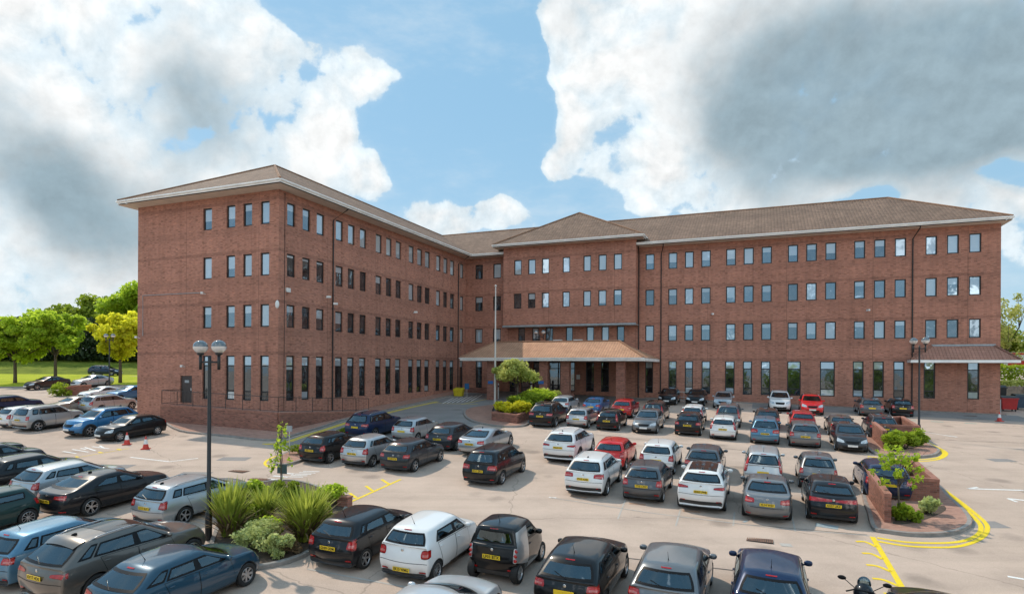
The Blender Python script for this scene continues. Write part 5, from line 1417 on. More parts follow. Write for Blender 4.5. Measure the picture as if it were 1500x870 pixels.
def build_markings():
    wh, ye, fa = MB(), MB(), MB()
    # give-way and bay lines, left
    line(wh, (95, 680), (153, 688), .12); line(wh, (191, 669.5), (248, 676), .12); line(wh, (248, 676), (290, 671), .12)
    for k, (a, b) in enumerate([((92, 661), (112, 664)), ((106, 658), (130, 662)), ((118, 656.5), (126, 658)), ((124, 655), (140, 660)), ((135, 654), (160, 657)), ((146, 652.5), (152, 656))]): line(wh, a, b, .12)
    line(wh, (263, 705), (310, 708), .14); line(wh, (310, 708), (330, 708), .14)
    for k in range(6):
        x, y = 366 + k * 8.5, 715 - k * 4.6
        line(wh, (x, y), (x + 22, y + 2), .16)
    for k in range(5):
        x, y = 420 + k * 6, 698 - k * 2.0
        line(wh, (x, y), (x + 24, y + .6), .10)
    # arrows of the right-hand aisle
    line(wh, (1418, 715.5), (1500, 718), .16); line(wh, (1418, 715.5), (1432, 713.5), .14); line(wh, (1476, 730), (1500, 732.5), .18); line(wh, (1476, 730), (1490, 735), .14)
    line(wh, (1476, 844), (1500, 848), .13)
    line(wh, (1350, 632), (1400, 640), .10); line(wh, (1384, 637.5), (1402, 640), .25)
    # nosing line of the front row and the row behind
    fa_pts = [((806, 728.5), (960, 752)), ((960, 752), (1140, 774)), ((1140, 774), (1272, 784))]
    for a, b in fa_pts: line(fa, a, b, .07)
    line(fa, (450, 833), (640, 868), .08); line(wh, (804, 728.3), (815, 729), .10); line(fa, (1143, 797.5), (1160, 798.5), .3)
    for a, b in [((905, 760), (917, 730)), ((990, 770), (997, 745)), ((1074, 770), (1076, 750)), ((1165, 778), (1160, 756))]: line(fa, a, b, .06)
    # long seam across the aisles
    sm = MB(); line(sm, (820, 631), (1000, 650), .05); line(sm, (1000, 650), (1130, 664), .05); line(sm, (1350, 643), (1500, 649), .05); line(sm, (1270, 783), (1060, 765), .03)
    line(sm, (900, 815), (1100, 838), .06); line(sm, (1100, 838), (1180, 846), .06)
    sm.build('tar_seam', simple_mat('tar_seam', (.10, .09, .085), .9, noise=.5, scale=4))['kind'] = 'structure'
    wh.build('white_line', GM['white'])['kind'] = 'structure'; fa.build('faded_line', GM['faint'])['kind'] = 'structure'
    # yellow hatching: beside the near right island, beside the left island, and in front of the left lot
    line(ye, (1278, 786), (1327, 870), .17); 
    for (a, m, b) in [((1254, 793), (1268, 793.5), (1284, 801)), ((1263, 810), (1277, 811), (1293, 819)), ((1269, 827), (1285, 829), (1305, 837)), ((1278, 847), (1294, 849), (1316, 858)), ((1295, 869), (1305, 870), (1325, 876))]:
        ribbon(ye, smooth_poly([gp(*a), gp(*m), gp(*b)], 4), .13)
    line(ye, (511, 736), (587, 702), .14)
    for a, b in [((512, 722), (522, 729)), ((536, 711.5), (546, 719)), ((559, 702), (570, 709))]: line(ye, a, b, .14)
    line(ye, (78, 676), (190, 656.5), .06); 
    for q in ((79, 675), (113, 669), (147, 662.5), (174, 658)): line(ye, (q[0] - 2, q[1] + .3), (q[0] + 2, q[1] - .3), .42)
    # double lines round the right islands
    for off in (0, 1):
        d = off * 1.0
        ribbon(ye, smooth_poly(gpl([(1285, 787.5 + d * 5), (1330, 794 + d * 5.5), (1385, 795 + d * 6.5), (1415, 791 + d * 6.5), (1432 + d * 5, 783 + d * 5), (1437 + d * 9, 774 + d * 2), (1432 + d * 9, 763), (1405 + d * 5, 737), (1377 + d * 3, 715)]), 5), .16)
        ribbon(ye, smooth_poly(gpl([(1271, 668 + d * 2.2), (1300, 672 + d * 2.4), (1345, 673 + d * 2.6), (1372, 670.5 + d * 2.6), (1381 + d * 4, 666 + d * 1.4), (1380 + d * 4.5, 661), (1362 + d * 3, 651), (1348 + d * 2, 642)]), 5), .16)
    ribbon(ye, smooth_poly(gpl([(440, 662), (405, 668), (389, 676), (392, 683), (410, 685)]), 5), .15)
    ribbon(ye, smooth_poly(gpl([(738, 626), (745, 624.5), (752, 626)]), 4), .22)
    for a, b in [((636, 590.5), (700, 592)), ((676, 592), (716, 584))]: line(ye, a, b, .12)
    ye.build('yellow_line', GM['yellow'])['kind'] = 'structure'
    wb = MB()
    for k in range(7): line(wb, (648 + k * 7, 591 - k * .6), (664 + k * 7, 583 - k * .8), .10)
    wb.build('white_line', GM['white'])['kind'] = 'structure'
    bm_ = MB(); line(bm_, (1195, 768), (1228, 773), .45); line(bm_, (1090, 763), (1094, 764), .3)
    bm_.build('blue_bay_marking', GM['blue'])['kind'] = 'structure'
    tq = MB()
    for a, b in [((1324, 615.5), (1342, 616)), ((1364, 617), (1382, 618)), ((1413, 619.5), (1431, 620.5))]: line(tq, a, b, .18)
    tq.build('turquoise_marking', GM['turq'])['kind'] = 'structure'
    ru = MB()
    for a, b in [((836, 726), (860, 729)), ((922, 737), (946, 739)), ((1000, 748), (1026, 750))]: line(ru, a, b, .22)
    ru.build('orange_bay_number', GM['rust'])['kind'] = 'structure'
    # patches and covers
    pat = MB(); 
    for x, y, w, d in [(343, 672, 1.6, .9), (285, 694, 1.5, .8), (175, 683, 1.3, .8), (600, 604, 1.4, .5), (1467, 674, 1.3, .8), (705, 560, .1, .1), (1440, 768, 1.5, .8)]:
        c = gp(x, y); ribbon(pat, [c - Vector((w / 2, 0, 0)), c + Vector((w / 2, 0, 0))], d, .006)
    pat.build('asphalt_patch', GM['road'])['kind'] = 'structure'
    for x, y, w, d, lab in [(1113, 791, .85, .5, 'rusty drain grating in the aisle before the front car row'), (350, 690, .95, .5, 'square rusty manhole cover by the black lamp post'), (380, 702, 1.0, .55, 'rusty manhole cover beside the white ladder marking'), (1420, 609, 1.0, .5, 'manhole cover in the shade near the right corner')]:
        c = gp(x, y); o = empty('drain_cover', c); tag(o, lab, 'drain cover'); rq = Vector((0, -GSL, 1)).to_track_quat('Z', 'Y'); o.rotation_mode = 'QUATERNION'; o.rotation_quaternion = Matrix.Rotation(-TH, 4, 'Z').to_quaternion()
        rust = GM.setdefault('rustiron', simple_mat('rusty_iron', (.24, .13, .085), .85, noise=.4, scale=10)); dk = GM['black']
        m = MB(); m.box((0, 0, .004), (w, d, .012)); m.build('frame', dk, o)
        m = MB()
        for k in range(12): m.box((-w / 2 + w * (k + .5) / 12, 0, .012), (w / 12 * .55, d * .9, .014))
        m.build('grate', rust, o)

# ------------------------------------------------------------------ plants
def leaf_mat(name, c0, c1, trans=.35):
    m, nt, b = new_mat(name); L = nt.links.new
    at = N(nt, 'Attribute'); at.attribute_name = 'leaf'
    c = mixc(nt, at.outputs['Fac'], c0, c1)
    L(c, b.inputs['Base Color']); setin(b, Roughness=.6); b.inputs['Specular IOR Level'].default_value = .25
    tr = N(nt, 'BsdfTranslucent'); hs = N(nt, 'HueSaturation'); hs.inputs['Value'].default_value = 1.5; L(c, hs.inputs['Color']); L(hs.outputs[0], tr.inputs['Color'])
    mx = N(nt, 'MixShader'); mx.inputs[0].default_value = trans; L(b.outputs[0], mx.inputs[1]); L(tr.outputs[0], mx.inputs[2])
    L(mx.outputs[0], nt.nodes['Material Output'].inputs['Surface'])
    return m

def leaves_mesh(pos, size, rng, up=.4, val=None, aspect=1.6):
    n = len(pos); nrm = rng.normal(size=(n, 3)); nrm[:, 2] += up; nrm /= np.linalg.norm(nrm, axis=1)[:, None]
    a = rng.normal(size=(n, 3)); a -= nrm * (a * nrm).sum(1)[:, None]; a /= np.linalg.norm(a, axis=1)[:, None]; b = np.cross(nrm, a)
    s = size * (.6 + .8 * rng.random(n))[:, None]
    q = np.empty((n, 4, 3)); q[:, 0] = pos - a * s * aspect / 2; q[:, 1] = pos - b * s * .5 + nrm * s * .12; q[:, 2] = pos + a * s * aspect / 2; q[:, 3] = pos + b * s * .5 + nrm * s * .12
    me = bpy.data.meshes.new('leaves'); me.vertices.add(n * 4); me.vertices.foreach_set('co', q.reshape(-1))
    me.loops.add(n * 4); me.loops.foreach_set('vertex_index', np.arange(n * 4, dtype=np.int32))
    me.polygons.add(n); me.polygons.foreach_set('loop_start', np.arange(0, n * 4, 4, dtype=np.int32)); me.polygons.foreach_set('loop_total', np.full(n, 4, dtype=np.int32))
    me.update()
    if val is None: val = rng.random(n)
    at = me.attributes.new('leaf', 'FLOAT', 'FACE'); at.data.foreach_set('value', np.clip(val, 0, 1).astype(np.float32))
    return me

def crown_points(rng, n, rx, ry, rz, clumps=22, cr=.34, hollow=.5):
    """leaf positions in clumps spread through an ellipsoid about the origin, and a tone per leaf"""
    d = rng.normal(size=(clumps, 3)); d /= np.linalg.norm(d, axis=1)[:, None]
    rad = (hollow + (1 - hollow) * rng.random(clumps)) ; c = d * rad[:, None] * (1 - cr * .6)
    k = rng.integers(0, clumps, n); cs = cr * (.6 + .8 * rng.random(clumps))
    g = rng.normal(size=(n, 3)); g /= np.linalg.norm(g, axis=1)[:, None]; g *= (rng.random(n) ** .45)[:, None]
    p = c[k] + g * cs[k][:, None]
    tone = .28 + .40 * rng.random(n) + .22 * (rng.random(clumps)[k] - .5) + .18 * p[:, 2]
    return p * np.array([rx, ry, rz]), tone, c * np.array([rx, ry, rz])

TM = {}
def plant_mats():
    TM['bark'] = simple_mat('tree_bark', (.10, .078, .058), .9, noise=.35, scale=6)
    TM['lime'] = leaf_mat('spring_leaves', (.20, .30, .022), (.52, .64, .06), .6)
    TM['yellow'] = leaf_mat('yellow_green_leaves', (.40, .42, .018), (.80, .76, .06), .6)
    TM['mid'] = leaf_mat('mid_green_leaves', (.09, .14, .014), (.36, .44, .04), .45)
    TM['dark'] = leaf_mat('dark_hedge_leaves', (.012, .026, .014), (.055, .085, .028), .2)
    TM['hedge'] = leaf_mat('clipped_hedge_leaves', (.10, .17, .015), (.42, .52, .04), .4)
    TM['pale'] = leaf_mat('pale_shrub_leaves', (.24, .30, .09), (.62, .66, .28), .35)
    TM['grassy'] = leaf_mat('strap_leaves', (.09, .14, .015), (.50, .54, .09), .35)
    TM['sparse'] = leaf_mat('sparse_spring_leaves', (.22, .25, .06), (.55, .55, .16), .5)
    TM['cream'] = leaf_mat('blossom_leaves', (.22, .28, .03), (.70, .70, .24), .4)
    TM['sulphur'] = leaf_mat('sulphur_flowers', (.40, .40, .02), (.72, .66, .03), .3)
    TM['brown'] = leaf_mat('dead_leaves', (.11, .07, .035), (.24, .17, .085), .2)

def make_tree(name, base, h, crown, mat, n, leaf, label, cat='tree', group=None, seed=1, trunk=None, clumps=24, cr=.34, hollow=.5, fork=.35, tr=.16, lean=(0, 0)):
    """crown: (rx, ry, rz, centre height)"""
    rng = np.random.default_rng(seed); base = Vector(base)
    o = empty(name, base); tag(o, label, cat, group)
    rx, ry, rz, ch = crown; p, tone, cl = crown_points(rng, n, rx, ry, rz, clumps, cr, hollow)
    mb = MB(); f = fork * h; lx, ly = lean
    mb.tube([(0, 0, -.3), (.02, .0, f * .3), (lx * .5, ly * .5, f * .7), (lx, ly, f)], [tr * 1.25, tr, tr * .9, tr * .8], 9)
    top = Vector((lx, ly, f))
    for i in range(min(len(cl), 11)):
        e = Vector(cl[i]) + Vector((lx, ly, ch)); mid = top.lerp(e, .5) + Vector((rng.normal() * .12 * rx, rng.normal() * .12 * ry, .12 * rz))
        mb.tube([top - Vector((0, 0, f * .08 * (i % 3))), mid, e], [tr * .5, tr * .3, tr * .1], 6)
        for _ in range(2):
            e2 = e + Vector(rng.normal(size=3)) * .22 * rx; mb.tube([mid, e2], [tr * .2, tr * .05], 4)
    mb.build('trunk', TM['bark'], o, True)
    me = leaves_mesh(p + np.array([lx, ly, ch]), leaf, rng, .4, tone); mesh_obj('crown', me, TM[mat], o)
    return o

def bush(name, base, r, mat, n, leaf, label, cat='shrub', group=None, seed=1, clumps=12, stems=True):
    rng = np.random.default_rng(seed); o = empty(name, base); tag(o, label, cat, group)
    rx, ry, rz = r; p, tone, cl = crown_points(rng, n, rx, ry, rz, clumps, .42, .4)
    p = p + np.array([0, 0, rz * .85]); p[:, 2] = np.abs(p[:, 2])
    mb = MB()
    for c in cl[:8]: mb.tube([(0, 0, -.1), (c[0] * .5, c[1] * .5, (c[2] + rz) * .5), (c[0], c[1], c[2] + rz * .8)], [.025, .018, .006], 4)
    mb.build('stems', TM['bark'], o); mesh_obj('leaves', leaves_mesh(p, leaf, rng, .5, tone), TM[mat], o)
    return o

def strap_plant(base, h, spread, n, label, seed=1, dead=.18):
    """a clump of long sword leaves"""
    rng = np.random.default_rng(seed); o = empty('sword_leaf_plant', base); tag(o, label, 'plant')
    for nm, cnt, mat in (('leaves', n, 'grassy'), ('dead_leaves', int(n * dead), 'brown')):
        V_, F_, T_ = [], [], []
        for i in range(cnt):
            az = rng.random() * 6.283; ln = h * (.55 + .55 * rng.random()); out = spread * (.15 + .85 * rng.random()) * (1.35 if nm == 'dead_leaves' else 1)
            if nm == 'dead_leaves': ln *= .6
            w = .03 + .022 * rng.random(); d = np.array([math.cos(az), math.sin(az), 0]); s = np.array([-math.sin(az), math.cos(az), 0])
            b0 = d * .25 * spread * rng.random() + s * rng.normal() * .08; droop = rng.random() ** 3 * (1.0 if nm == 'leaves' else 1.6)
            t0 = rng.random(); k0 = len(V_)
            for j in range(6):
                t = j / 5; z = ln * (t - droop * .45 * t ** 3); r_ = out * (t ** 1.7)
                p = b0 + d * r_ + np.array([0, 0, max(z, .03)]); ww = w * (1 - t ** 3 * .95)
                V_ += [p - s * ww, p + s * ww]
                if j: F_.append((k0 + 2 * j - 2, k0 + 2 * j - 1, k0 + 2 * j + 1, k0 + 2 * j)); T_.append(.05 + .65 * t0 + .3 * t)
        me = raw_mesh(V_, F_); at = me.attributes.new('leaf', 'FLOAT', 'FACE'); at.data.foreach_set('value', np.clip(np.array(T_), 0, 1).astype(np.float32))
        mesh_obj(nm, me, TM[mat], o)
    return o

# ------------------------------------------------------------------ street furniture
def globe_mat():
    m, nt, b = new_mat('smoked_globe')
    setin(b, Roughness=.06); b.inputs['Base Color'].default_value = (.10, .125, .14, 1); b.inputs['Specular IOR Level'].default_value = .9; b.inputs['Coat Weight'].default_value = 1
    return m
def lamp_post(px, py, h, label, gr=.24, rz=None, arm=.42):
    P = gp(px, py); o = empty('street_lamp', P, -TH if rz is None else rz); tag(o, label, 'street lamp')
    if 'globe' not in GM:
        GM['globe'] = globe_mat(); GM['mirror'] = simple_mat('lamp_reflector', (.75, .72, .70), .12, .9); GM['clearg'] = simple_mat('lamp_glass', (.70, .67, .65), .08, .2, .8, .6)
    m = MB(); m.lathe([(.11, -.1), (.11, .9), (.085, .98), (.07, 1.0), (.055, h - .2), (.055, h + .05), (.0, h + .06)], 14); m.build('pole', GM['black'], o, True)
    m = MB(); m.tube([(-arm, 0, h - .16), (arm, 0, h - .16)], .032, 8)
    for s in (-1, 1): m.tube([(s * arm, 0, h - .42), (s * arm, 0, h + .08)], .05, 8); m.lathe([(.05, h + .06), (.12, h + .10), (.12, h + .14), (.0, h + .15)], 14, 0, Matrix.Translation((s * arm, 0, 0)))
    m.build('bracket', GM['black'], o, True)
    zc = h + .15 + gr * .86
    for s in (-1, 1):
        m = MB(); M = Matrix.Translation((s * arm, 0, zc)); prof = [(gr * math.cos(a), gr * .94 * math.sin(a)) for a in np.linspace(0, math.pi / 2, 9)]
        m.lathe(prof, 24, 0, M); g = m.build('globe', GM['globe'], o, True)
        m = MB(); prof = [(gr * 1.015 * math.cos(a), gr * .94 * math.sin(a)) for a in np.linspace(-math.pi / 2 * .92, 0.04, 9)]
        m.lathe(prof, 24, 0, M); m.build('lower_bowl', GM['clearg'], g, True)
    return o

def cone(px, py, label, h=.75):
    P = gp(px, py); o = empty('traffic_cone', P, .3); tag(o, label, 'traffic cone', None)
    if 'cred' not in GM: GM['cred'] = simple_mat('cone_red', (.55, .045, .03), .55, noise=.15, scale=8); GM['cwhite'] = simple_mat('cone_sleeve', (.72, .72, .70), .4)
    r = lambda z: .155 * (1 - z / h) + .028
    m = MB(); m.box((0, 0, .025), (.44, .44, .05)); m.build('base', GM['cred'], o)
    m = MB(); m.lathe([(r(.05), .05), (r(.30), .30)], 18); m.lathe([(r(.58), .58), (r(h), h), (0, h)], 18); m.build('body', GM['cred'], o, True)
    m = MB(); m.lathe([(r(.30) + .004, .30), (r(.58) + .004, .58)], 18); m.build('reflective_sleeve', GM['cwhite'], o, True)
    return o

def island_planter(slab_px, walls, lab):
    """paved island with a kerb and brick planter walls"""
    pts = smooth_poly(gpl(slab_px), 4, True)
    s2 = [Vector((p.x, p.y)) for p in pts]
    area = sum(s2[i].x * s2[(i + 1) % len(s2)].y - s2[(i + 1) % len(s2)].x * s2[i].y for i in range(len(s2)))
    if area < 0: s2 = s2[::-1]
    sheet('paved_island', s2, .125, GM['paving']); kerb_run('kerb', s2, .13, .15, GM['kerb'], closed=True)

def build_site():
    # ---- right islands
    island_planter([(1263, 730), (1270, 752), (1278, 776), (1300, 781.5), (1340, 786), (1385, 785), (1412, 779), (1424, 768), (1416, 752), (1392, 730), (1376, 712), (1340, 694), (1300, 688), (1262, 695)], [], '')
    v2 = Vector((V.x, V.y)); u2 = Vector((-U.x, -U.y))
    def ushape(a, corner, front_l, hl, label, lw):
        root = wall_obj('brick_planter', a - v2 * .0, a + v2 * lw, hl, .22, BM['dimbrick'], coping=GM['coping']); tag(root, label, 'planter')
        ri = root.matrix_basis.inverted()
        def sub(p, q, h):
            w = wall_obj('wall', p, q, h, .22, BM['dimbrick'], parent=root, coping=GM['coping']); w.matrix_basis = ri @ w.matrix_basis
        f0 = corner; f1 = f0 - u2 * front_l
        sub(f1 + u2 * .02, f0, hl * .92); sub(f0 + v2 * .115 - u2 * .11, f0 + v2 * (lw * .8) - u2 * .11, hl * .92); sub(a + v2 * (lw - .1) + u2 * .115, f0 + v2 * (lw * .8 - .1) - u2 * .23, hl * .92)
        return root
    g2 = lambda x, y: Vector((gp(x, y).x, gp(x, y).y))
    a = g2(1300.5, 770); c = g2(1375, 740); fl = (c - a).dot(u2) - .13
    ushape(a, c, fl, 1.18, 'low U shaped brick planter on the nearer paved island at right', 5.6)
    island_planter([(1262, 640), (1268, 655), (1281, 666), (1310, 670), (1345, 671), (1370, 668), (1377, 661), (1362, 652), (1347, 641), (1320, 633), (1280, 630)], [], '')
    a = g2(1296, 660); c = g2(1347, 649); fl = (c - a).dot(u2) - .13
    ushape(a, c, fl, 1.2, 'low U shaped brick planter on the farther paved island by the lamp post', 6.0)
    # soil beds
    for q in ([(1308, 769), (1375, 745), (1385, 752), (1360, 764), (1330, 772)], [(1301, 661), (1345, 651), (1350, 655), (1330, 661), (1310, 664)]):
        sheet('planting_bed', [Vector((p.x, p.y)) for p in smooth_poly(gpl(q), 3, True)], .135, GM['soil'])
    # ---- courtyard island and planter
    island_planter([(680, 603), (681, 611), (692, 618), (712, 623), (740, 626), (765, 625), (776, 620), (778, 606), (800, 592), (815, 584), (795, 583), (760, 590), (720, 594), (692, 598)], [], '')
    a = g2(721.5, 617.5); b = g2(758.5, 622.5); lw = 14.0
    root = wall_obj('brick_planter', a, b, .78, .22, BM['dimbrick'], coping=GM['coping']); tag(root, 'long low brick planter behind the flagpole in the courtyard', 'planter'); ri = root.matrix_basis.inverted()
    dd = (b - a).normalized(); nn = Vector((-dd.y, dd.x))
    for p, q in ((b + nn * .115 - dd * .11, b + v2 * lw - dd * .11), (a + nn * .115 + dd * .11, a + v2 * lw + dd * .11)):
        w = wall_obj('wall', p, q, .78, .22, BM['dimbrick'], parent=root, coping=GM['coping']); w.matrix_basis = ri @ w.matrix_basis
    sheet('planting_bed', [a + nn * .1 + dd * .15, b + nn * .1 - dd * .15, b + v2 * lw - dd * .15, a + v2 * lw + dd * .15], .62, GM['soil'])
    mid = (a + b) / 2
    def along(t, s=0, z=.62): p = mid + v2 * t + dd * s; return Vector((p.x, p.y, gz(p.x, p.y) + z))
    for k, (t, s, r, mat, lab) in enumerate([(1.1, -.5, (.9, .9, .55), 'sulphur', 'mound of yellow flowers at the near left end of the courtyard planter'), (1.5, .75, (.9, .9, .6), 'sulphur', 'mound of yellow flowers at the near right end of the courtyard planter'),
                                       (3.3, -.2, (1.2, 1.1, .7), 'hedge', 'green shrub behind the yellow flowers in the courtyard planter'), (5.6, .1, (1.3, 1.4, .8), 'hedge', 'rounded green shrub under the small tree in the courtyard planter'), (8.2, 0, (1.3, 1.5, .75), 'lime', 'bright leafy shrub beside the courtyard lamp post'), (11, 0, (1.3, 1.6, .7), 'cream', 'pale flowering shrub at the far end of the courtyard planter')]):
        bush('shrub', along(t, s), r, mat, 2200, .13, lab, seed=40 + k)
    P = along(5.2, -1.25)
    make_tree('small_tree', P, 4.2, (2.3, 2.3, 1.15, 3.05), 'cream', 7000, .16, 'small spreading tree in pale blossom in the courtyard planter', seed=5, fork=.42, tr=.11, clumps=30, cr=.30, hollow=.35)
    # ---- left island
    bed = [(306, 815), (318, 770), (330, 735), (370, 712), (430, 706), (490, 724), (512, 742), (470, 795), (455, 812), (410, 829), (350, 835)]
    bp = smooth_poly(gpl(bed), 4, True); b2 = [Vector((p.x, p.y)) for p in bp]
    area = sum(b2[i].x * b2[(i + 1) % len(b2)].y - b2[(i + 1) % len(b2)].x * b2[i].y for i in range(len(b2)))
    if area < 0: b2 = b2[::-1]
    sheet('planting_bed', b2, .11, GM['soil']); kerb_run('kerb', b2, .14, .14, GM['kerb'], closed=True)
    Z = Vector((0, 0, .1))
    strap_plant(gp(337, 789) + Z, 1.85, .85, 480, 'tall sword leaved clump beside the foot of the near lamp post', 11, .28)
    strap_plant(gp(447, 796) + Z, 1.80, 1.05, 620, 'broad sword leaved clump behind the black three door hatchback', 12, .30)
    strap_plant(gp(388, 768) + Z, 1.35, .8, 240, 'smaller sword leaved clump between the two large ones', 13, .15)
    for k, (x, y, r, mat, lab) in enumerate([(365, 775, (.6, .5, .5), 'mid', 'dark leafy shrub between the sword leaved clumps'), (470, 765, (.6, .5, .45), 'mid', 'dark leafy shrub beside the brick stub'), (425, 815, (.45, .35, .28), 'brown', 'heap of brown dead leaves at the near kerb of the left island'), (400, 790, (.55, .45, .36), 'lime', 'light green shrub behind the small pale one')]):
        bush('shrub', gp(x, y) + Z, r, mat, 1500, .075, lab, seed=200 + k)
    bush('shrub', gp(377, 806) + Z, (.85, .75, .55), 'pale', 3800, .07, 'pale variegated shrub in front of the tall sword leaved clump', seed=21)
    bush('shrub', gp(408, 819) + Z, (.55, .45, .42), 'pale', 1700, .07, 'small pale shrub at the near kerb of the left island', seed=22)
    bush('shrub', gp(412, 744) + Z, (.8, .7, .6), 'mid', 2600, .08, 'dark green shrub round the foot of the sapling', seed=23)
    bush('shrub', gp(486, 742) + Z, (.75, .6, .5), 'lime', 2000, .08, 'low green shrub beside the yellow hatched line', seed=24)
    bush('shrub', gp(372, 735) + Z, (.7, .6, .5), 'lime', 1600, .08, 'low light green shrub by the silver estate bonnet', seed=25)
    make_tree('sapling', gp(411, 742) + Z, 3.6, (.60, .60, 1.6, 2.35), 'lime', 300, .08, 'thin young tree with sparse leaves on the left island', seed=31, fork=.7, tr=.03, clumps=26, cr=.15, hollow=.25)
    make_tree('sapling', gp(1316, 765) + Z, 3.0, (1.25, 1.1, 1.1, 2.15), 'lime', 640, .09, 'spindly young tree beside the nearer brick planter', seed=32, fork=.45, tr=.035, clumps=30, cr=.14, hollow=.3)
    for k, (x, y, r, lab) in enumerate([(1318, 766, (.38, .32, .36), 'leafy shrub against the inner face of the nearer planter'), (1336, 768, (.42, .35, .36), 'shrub with large leaves in front of the nearer planter'), (1361, 757, (.45, .35, .38), 'shrub at the right corner of the nearer planter')]):
        bush('shrub', gp(x, y) + Z, r, 'pale' if k == 2 else 'hedge', 800, .09, lab, seed=50 + k)
    for k, (x, y, r, lab) in enumerate([(1306, 661, (.8, .6, .62), 'left green shrub of the farther planter'), (1325, 659, (.9, .6, .62), 'middle green shrub of the farther planter'), (1342, 655, (.75, .5, .55), 'right green shrub of the farther planter beside the lamp post')]):
        bush('shrub', gp(x, y) + Z, r, 'hedge', 1700, .10, lab, seed=60 + k)
    # small island with a sign and low plants
    island_planter([(400, 676), (412, 683), (440, 677), (470, 662), (500, 650), (540, 640), (530, 637), (480, 645), (430, 660)], [], '')
    for k, (x, y, lab) in enumerate([(505, 641, 'low plants beside the navy estate car'), (440, 668, 'low plants at the tip of the narrow island')]):
        bush('shrub', gp(x, y) + Vector((0, 0, .13)), (.9, .35, .3), 'mid', 700, .08, lab, seed=70 + k)
    P = gp(424, 668); o = empty('small_sign', P, -TH); tag(o, 'small grey parking sign on a thin post on the narrow island', 'sign')
    m = MB(); m.tube([(0, 0, 0), (0, 0, 1.65)], .025, 6); m.build('post', GM['pole'], o)
    m = MB(); m.box((0, -.03, 1.55), (.42, .02, .32)); m.build('panel', BM['lead'], o)
    P = gp(413, 722) + Z; o = empty('small_sign', P, -TH); tag(o, 'square dark green sign among the plants of the left island', 'sign')
    m = MB(); m.tube([(0, .03, 0), (0, .03, 1.1)], .02, 6); m.build('post', GM['pole'], o)
    m = MB(); m.box((0, 0, .95), (.52, .025, .40)); m.build('panel', simple_mat('dark_green_panel', (.05, .09, .085), .5), o)
    P = gp(505, 744); o = empty('brick_post', P, -TH); tag(o, 'stub of brick wall at the corner of the left island', 'brick stub')
    m = MB(); m.box((0, 0, .2), (.5, .32, .5)); m.build('bricks', BM['dimbrick'], o)
    m = MB(); m.box((0, 0, .47), (.54, .36, .05)); m.build('coping', GM['coping'], o)
    # ---- lamps and flagpole
    lamp_post(305.5, 790, 6.17, 'tall black twin globe lamp post on the left planted island')
    lamp_post(790, 580, 6.5, 'twin globe lamp post in the courtyard planter before the canopy')
    lamp_post(1346, 643, 6.2, 'twin globe lamp post beside the farther paved island at right', rz=-1.25)
    lamp_post(160, 568, 5.75, 'distant twin globe lamp post by the grass at left', rz=0)
    P = gp(725, 604); o = empty('flagpole', P); tag(o, 'pale bare flagpole at the left end of the courtyard planter', 'flagpole')
    m = MB(); m.lathe([(.10, 0), (.095, 2), (.05, 10.7), (.05, 10.75), (0, 10.78)], 14); m.build('pole', GM['pole'], o, True)
    m = MB(); m.lathe([(.26, -.1), (.26, .25), (.14, .42), (.12, .5)], 14); m.build('base', GM['black'], o, True)
    m = MB(); m.add(*ellipsoid((0, 0, 10.86), (.2, .2, .2))); m.build('finial', GM['pole'], o, True)
    # ---- cones
    cone(186, 651, 'left one of the two traffic cones in front of the black hatchback'); cone(213.5, 657.5, 'right one of the two traffic cones, nearer the lamp post'); cone(1464, 617, 'lone traffic cone near the red bin by the right corner')
    # ---- far left: low brick wall and bush
    a, b = g2(93, 580), g2(133, 577); wall_obj('brick_wall', a, b, 1.0, .3, BM['dimbrick'], 'low brick wall behind the white coupe in the left lot', 'brick wall', coping=GM['coping'])
    bush('shrub', gp(87, 580), (1.3, .8, .75), 'hedge', 900, .14, 'green shrub at the end of the low brick wall in the left lot', seed=80)
    # ---- yellow grit bin with sign
    P = gp(672, 580); o = empty('grit_bin', P, -TH); tag(o, 'yellow grit bin at the end of the courtyard wall', 'bin')
    yl = simple_mat('grit_bin_yellow', (.62, .50, .02), .5, noise=.2, scale=4); o.scale = (.55, .55, .8); m = MB(); M = Matrix.Identity(4)
    m.add([(-.8, -.4, 0), (.8, -.4, 0), (.8, .4, 0), (-.8, .4, 0), (-1.0, -.5, .8), (1.0, -.5, .8), (1.0, .5, .95), (-1.0, .5, .95)], [(3, 2, 1, 0), (4, 5, 6, 7), (0, 1, 5, 4), (1, 2, 6, 5), (2, 3, 7, 6), (3, 0, 4, 7)]); m.build('body', yl, o)
    m = MB(); m.add([(-1.06, -.56, .8), (1.06, -.56, .8), (1.06, .55, .97), (-1.06, .55, .97), (-.95, -.4, .95), (.95, -.4, .95), (.95, .5, 1.12), (-.95, .5, 1.12)], [(3, 2, 1, 0), (4, 5, 6, 7), (0, 1, 5, 4), (1, 2, 6, 5), (2, 3, 7, 6), (3, 0, 4, 7)]); m.build('lid', yl, o)
    P = gp(684, 580); o = empty('small_sign', P, -TH); tag(o, 'blue square sign beside the yellow grit bin', 'sign')
    m = MB(); m.tube([(0, 0, 0), (0, 0, .9)], .03, 6); m.build('post', GM['pole'], o); m = MB(); m.box((0, -.04, 1.05), (.5, .03, .6)); m.build('panel', simple_mat('blue_sign', (.03, .16, .38), .5), o)
    for q, lab in (((729, 584), 'slim pale bollard left of the courtyard tree under the canopy'), ((778, 580), 'slim pale bollard right of the courtyard tree under the canopy')):
        P = gp(*q); o = empty('bollard', P); tag(o, lab, 'bollard'); m = MB(); m.lathe([(.13, 0), (.13, 1.5), (.10, 1.6), (0, 1.62)], 12); m.build('shaft', GM['pole'], o, True); m = MB(); m.lathe([(.138, 1.2), (.138, 1.4)], 12); m.build('band', GM['black'], o, True)
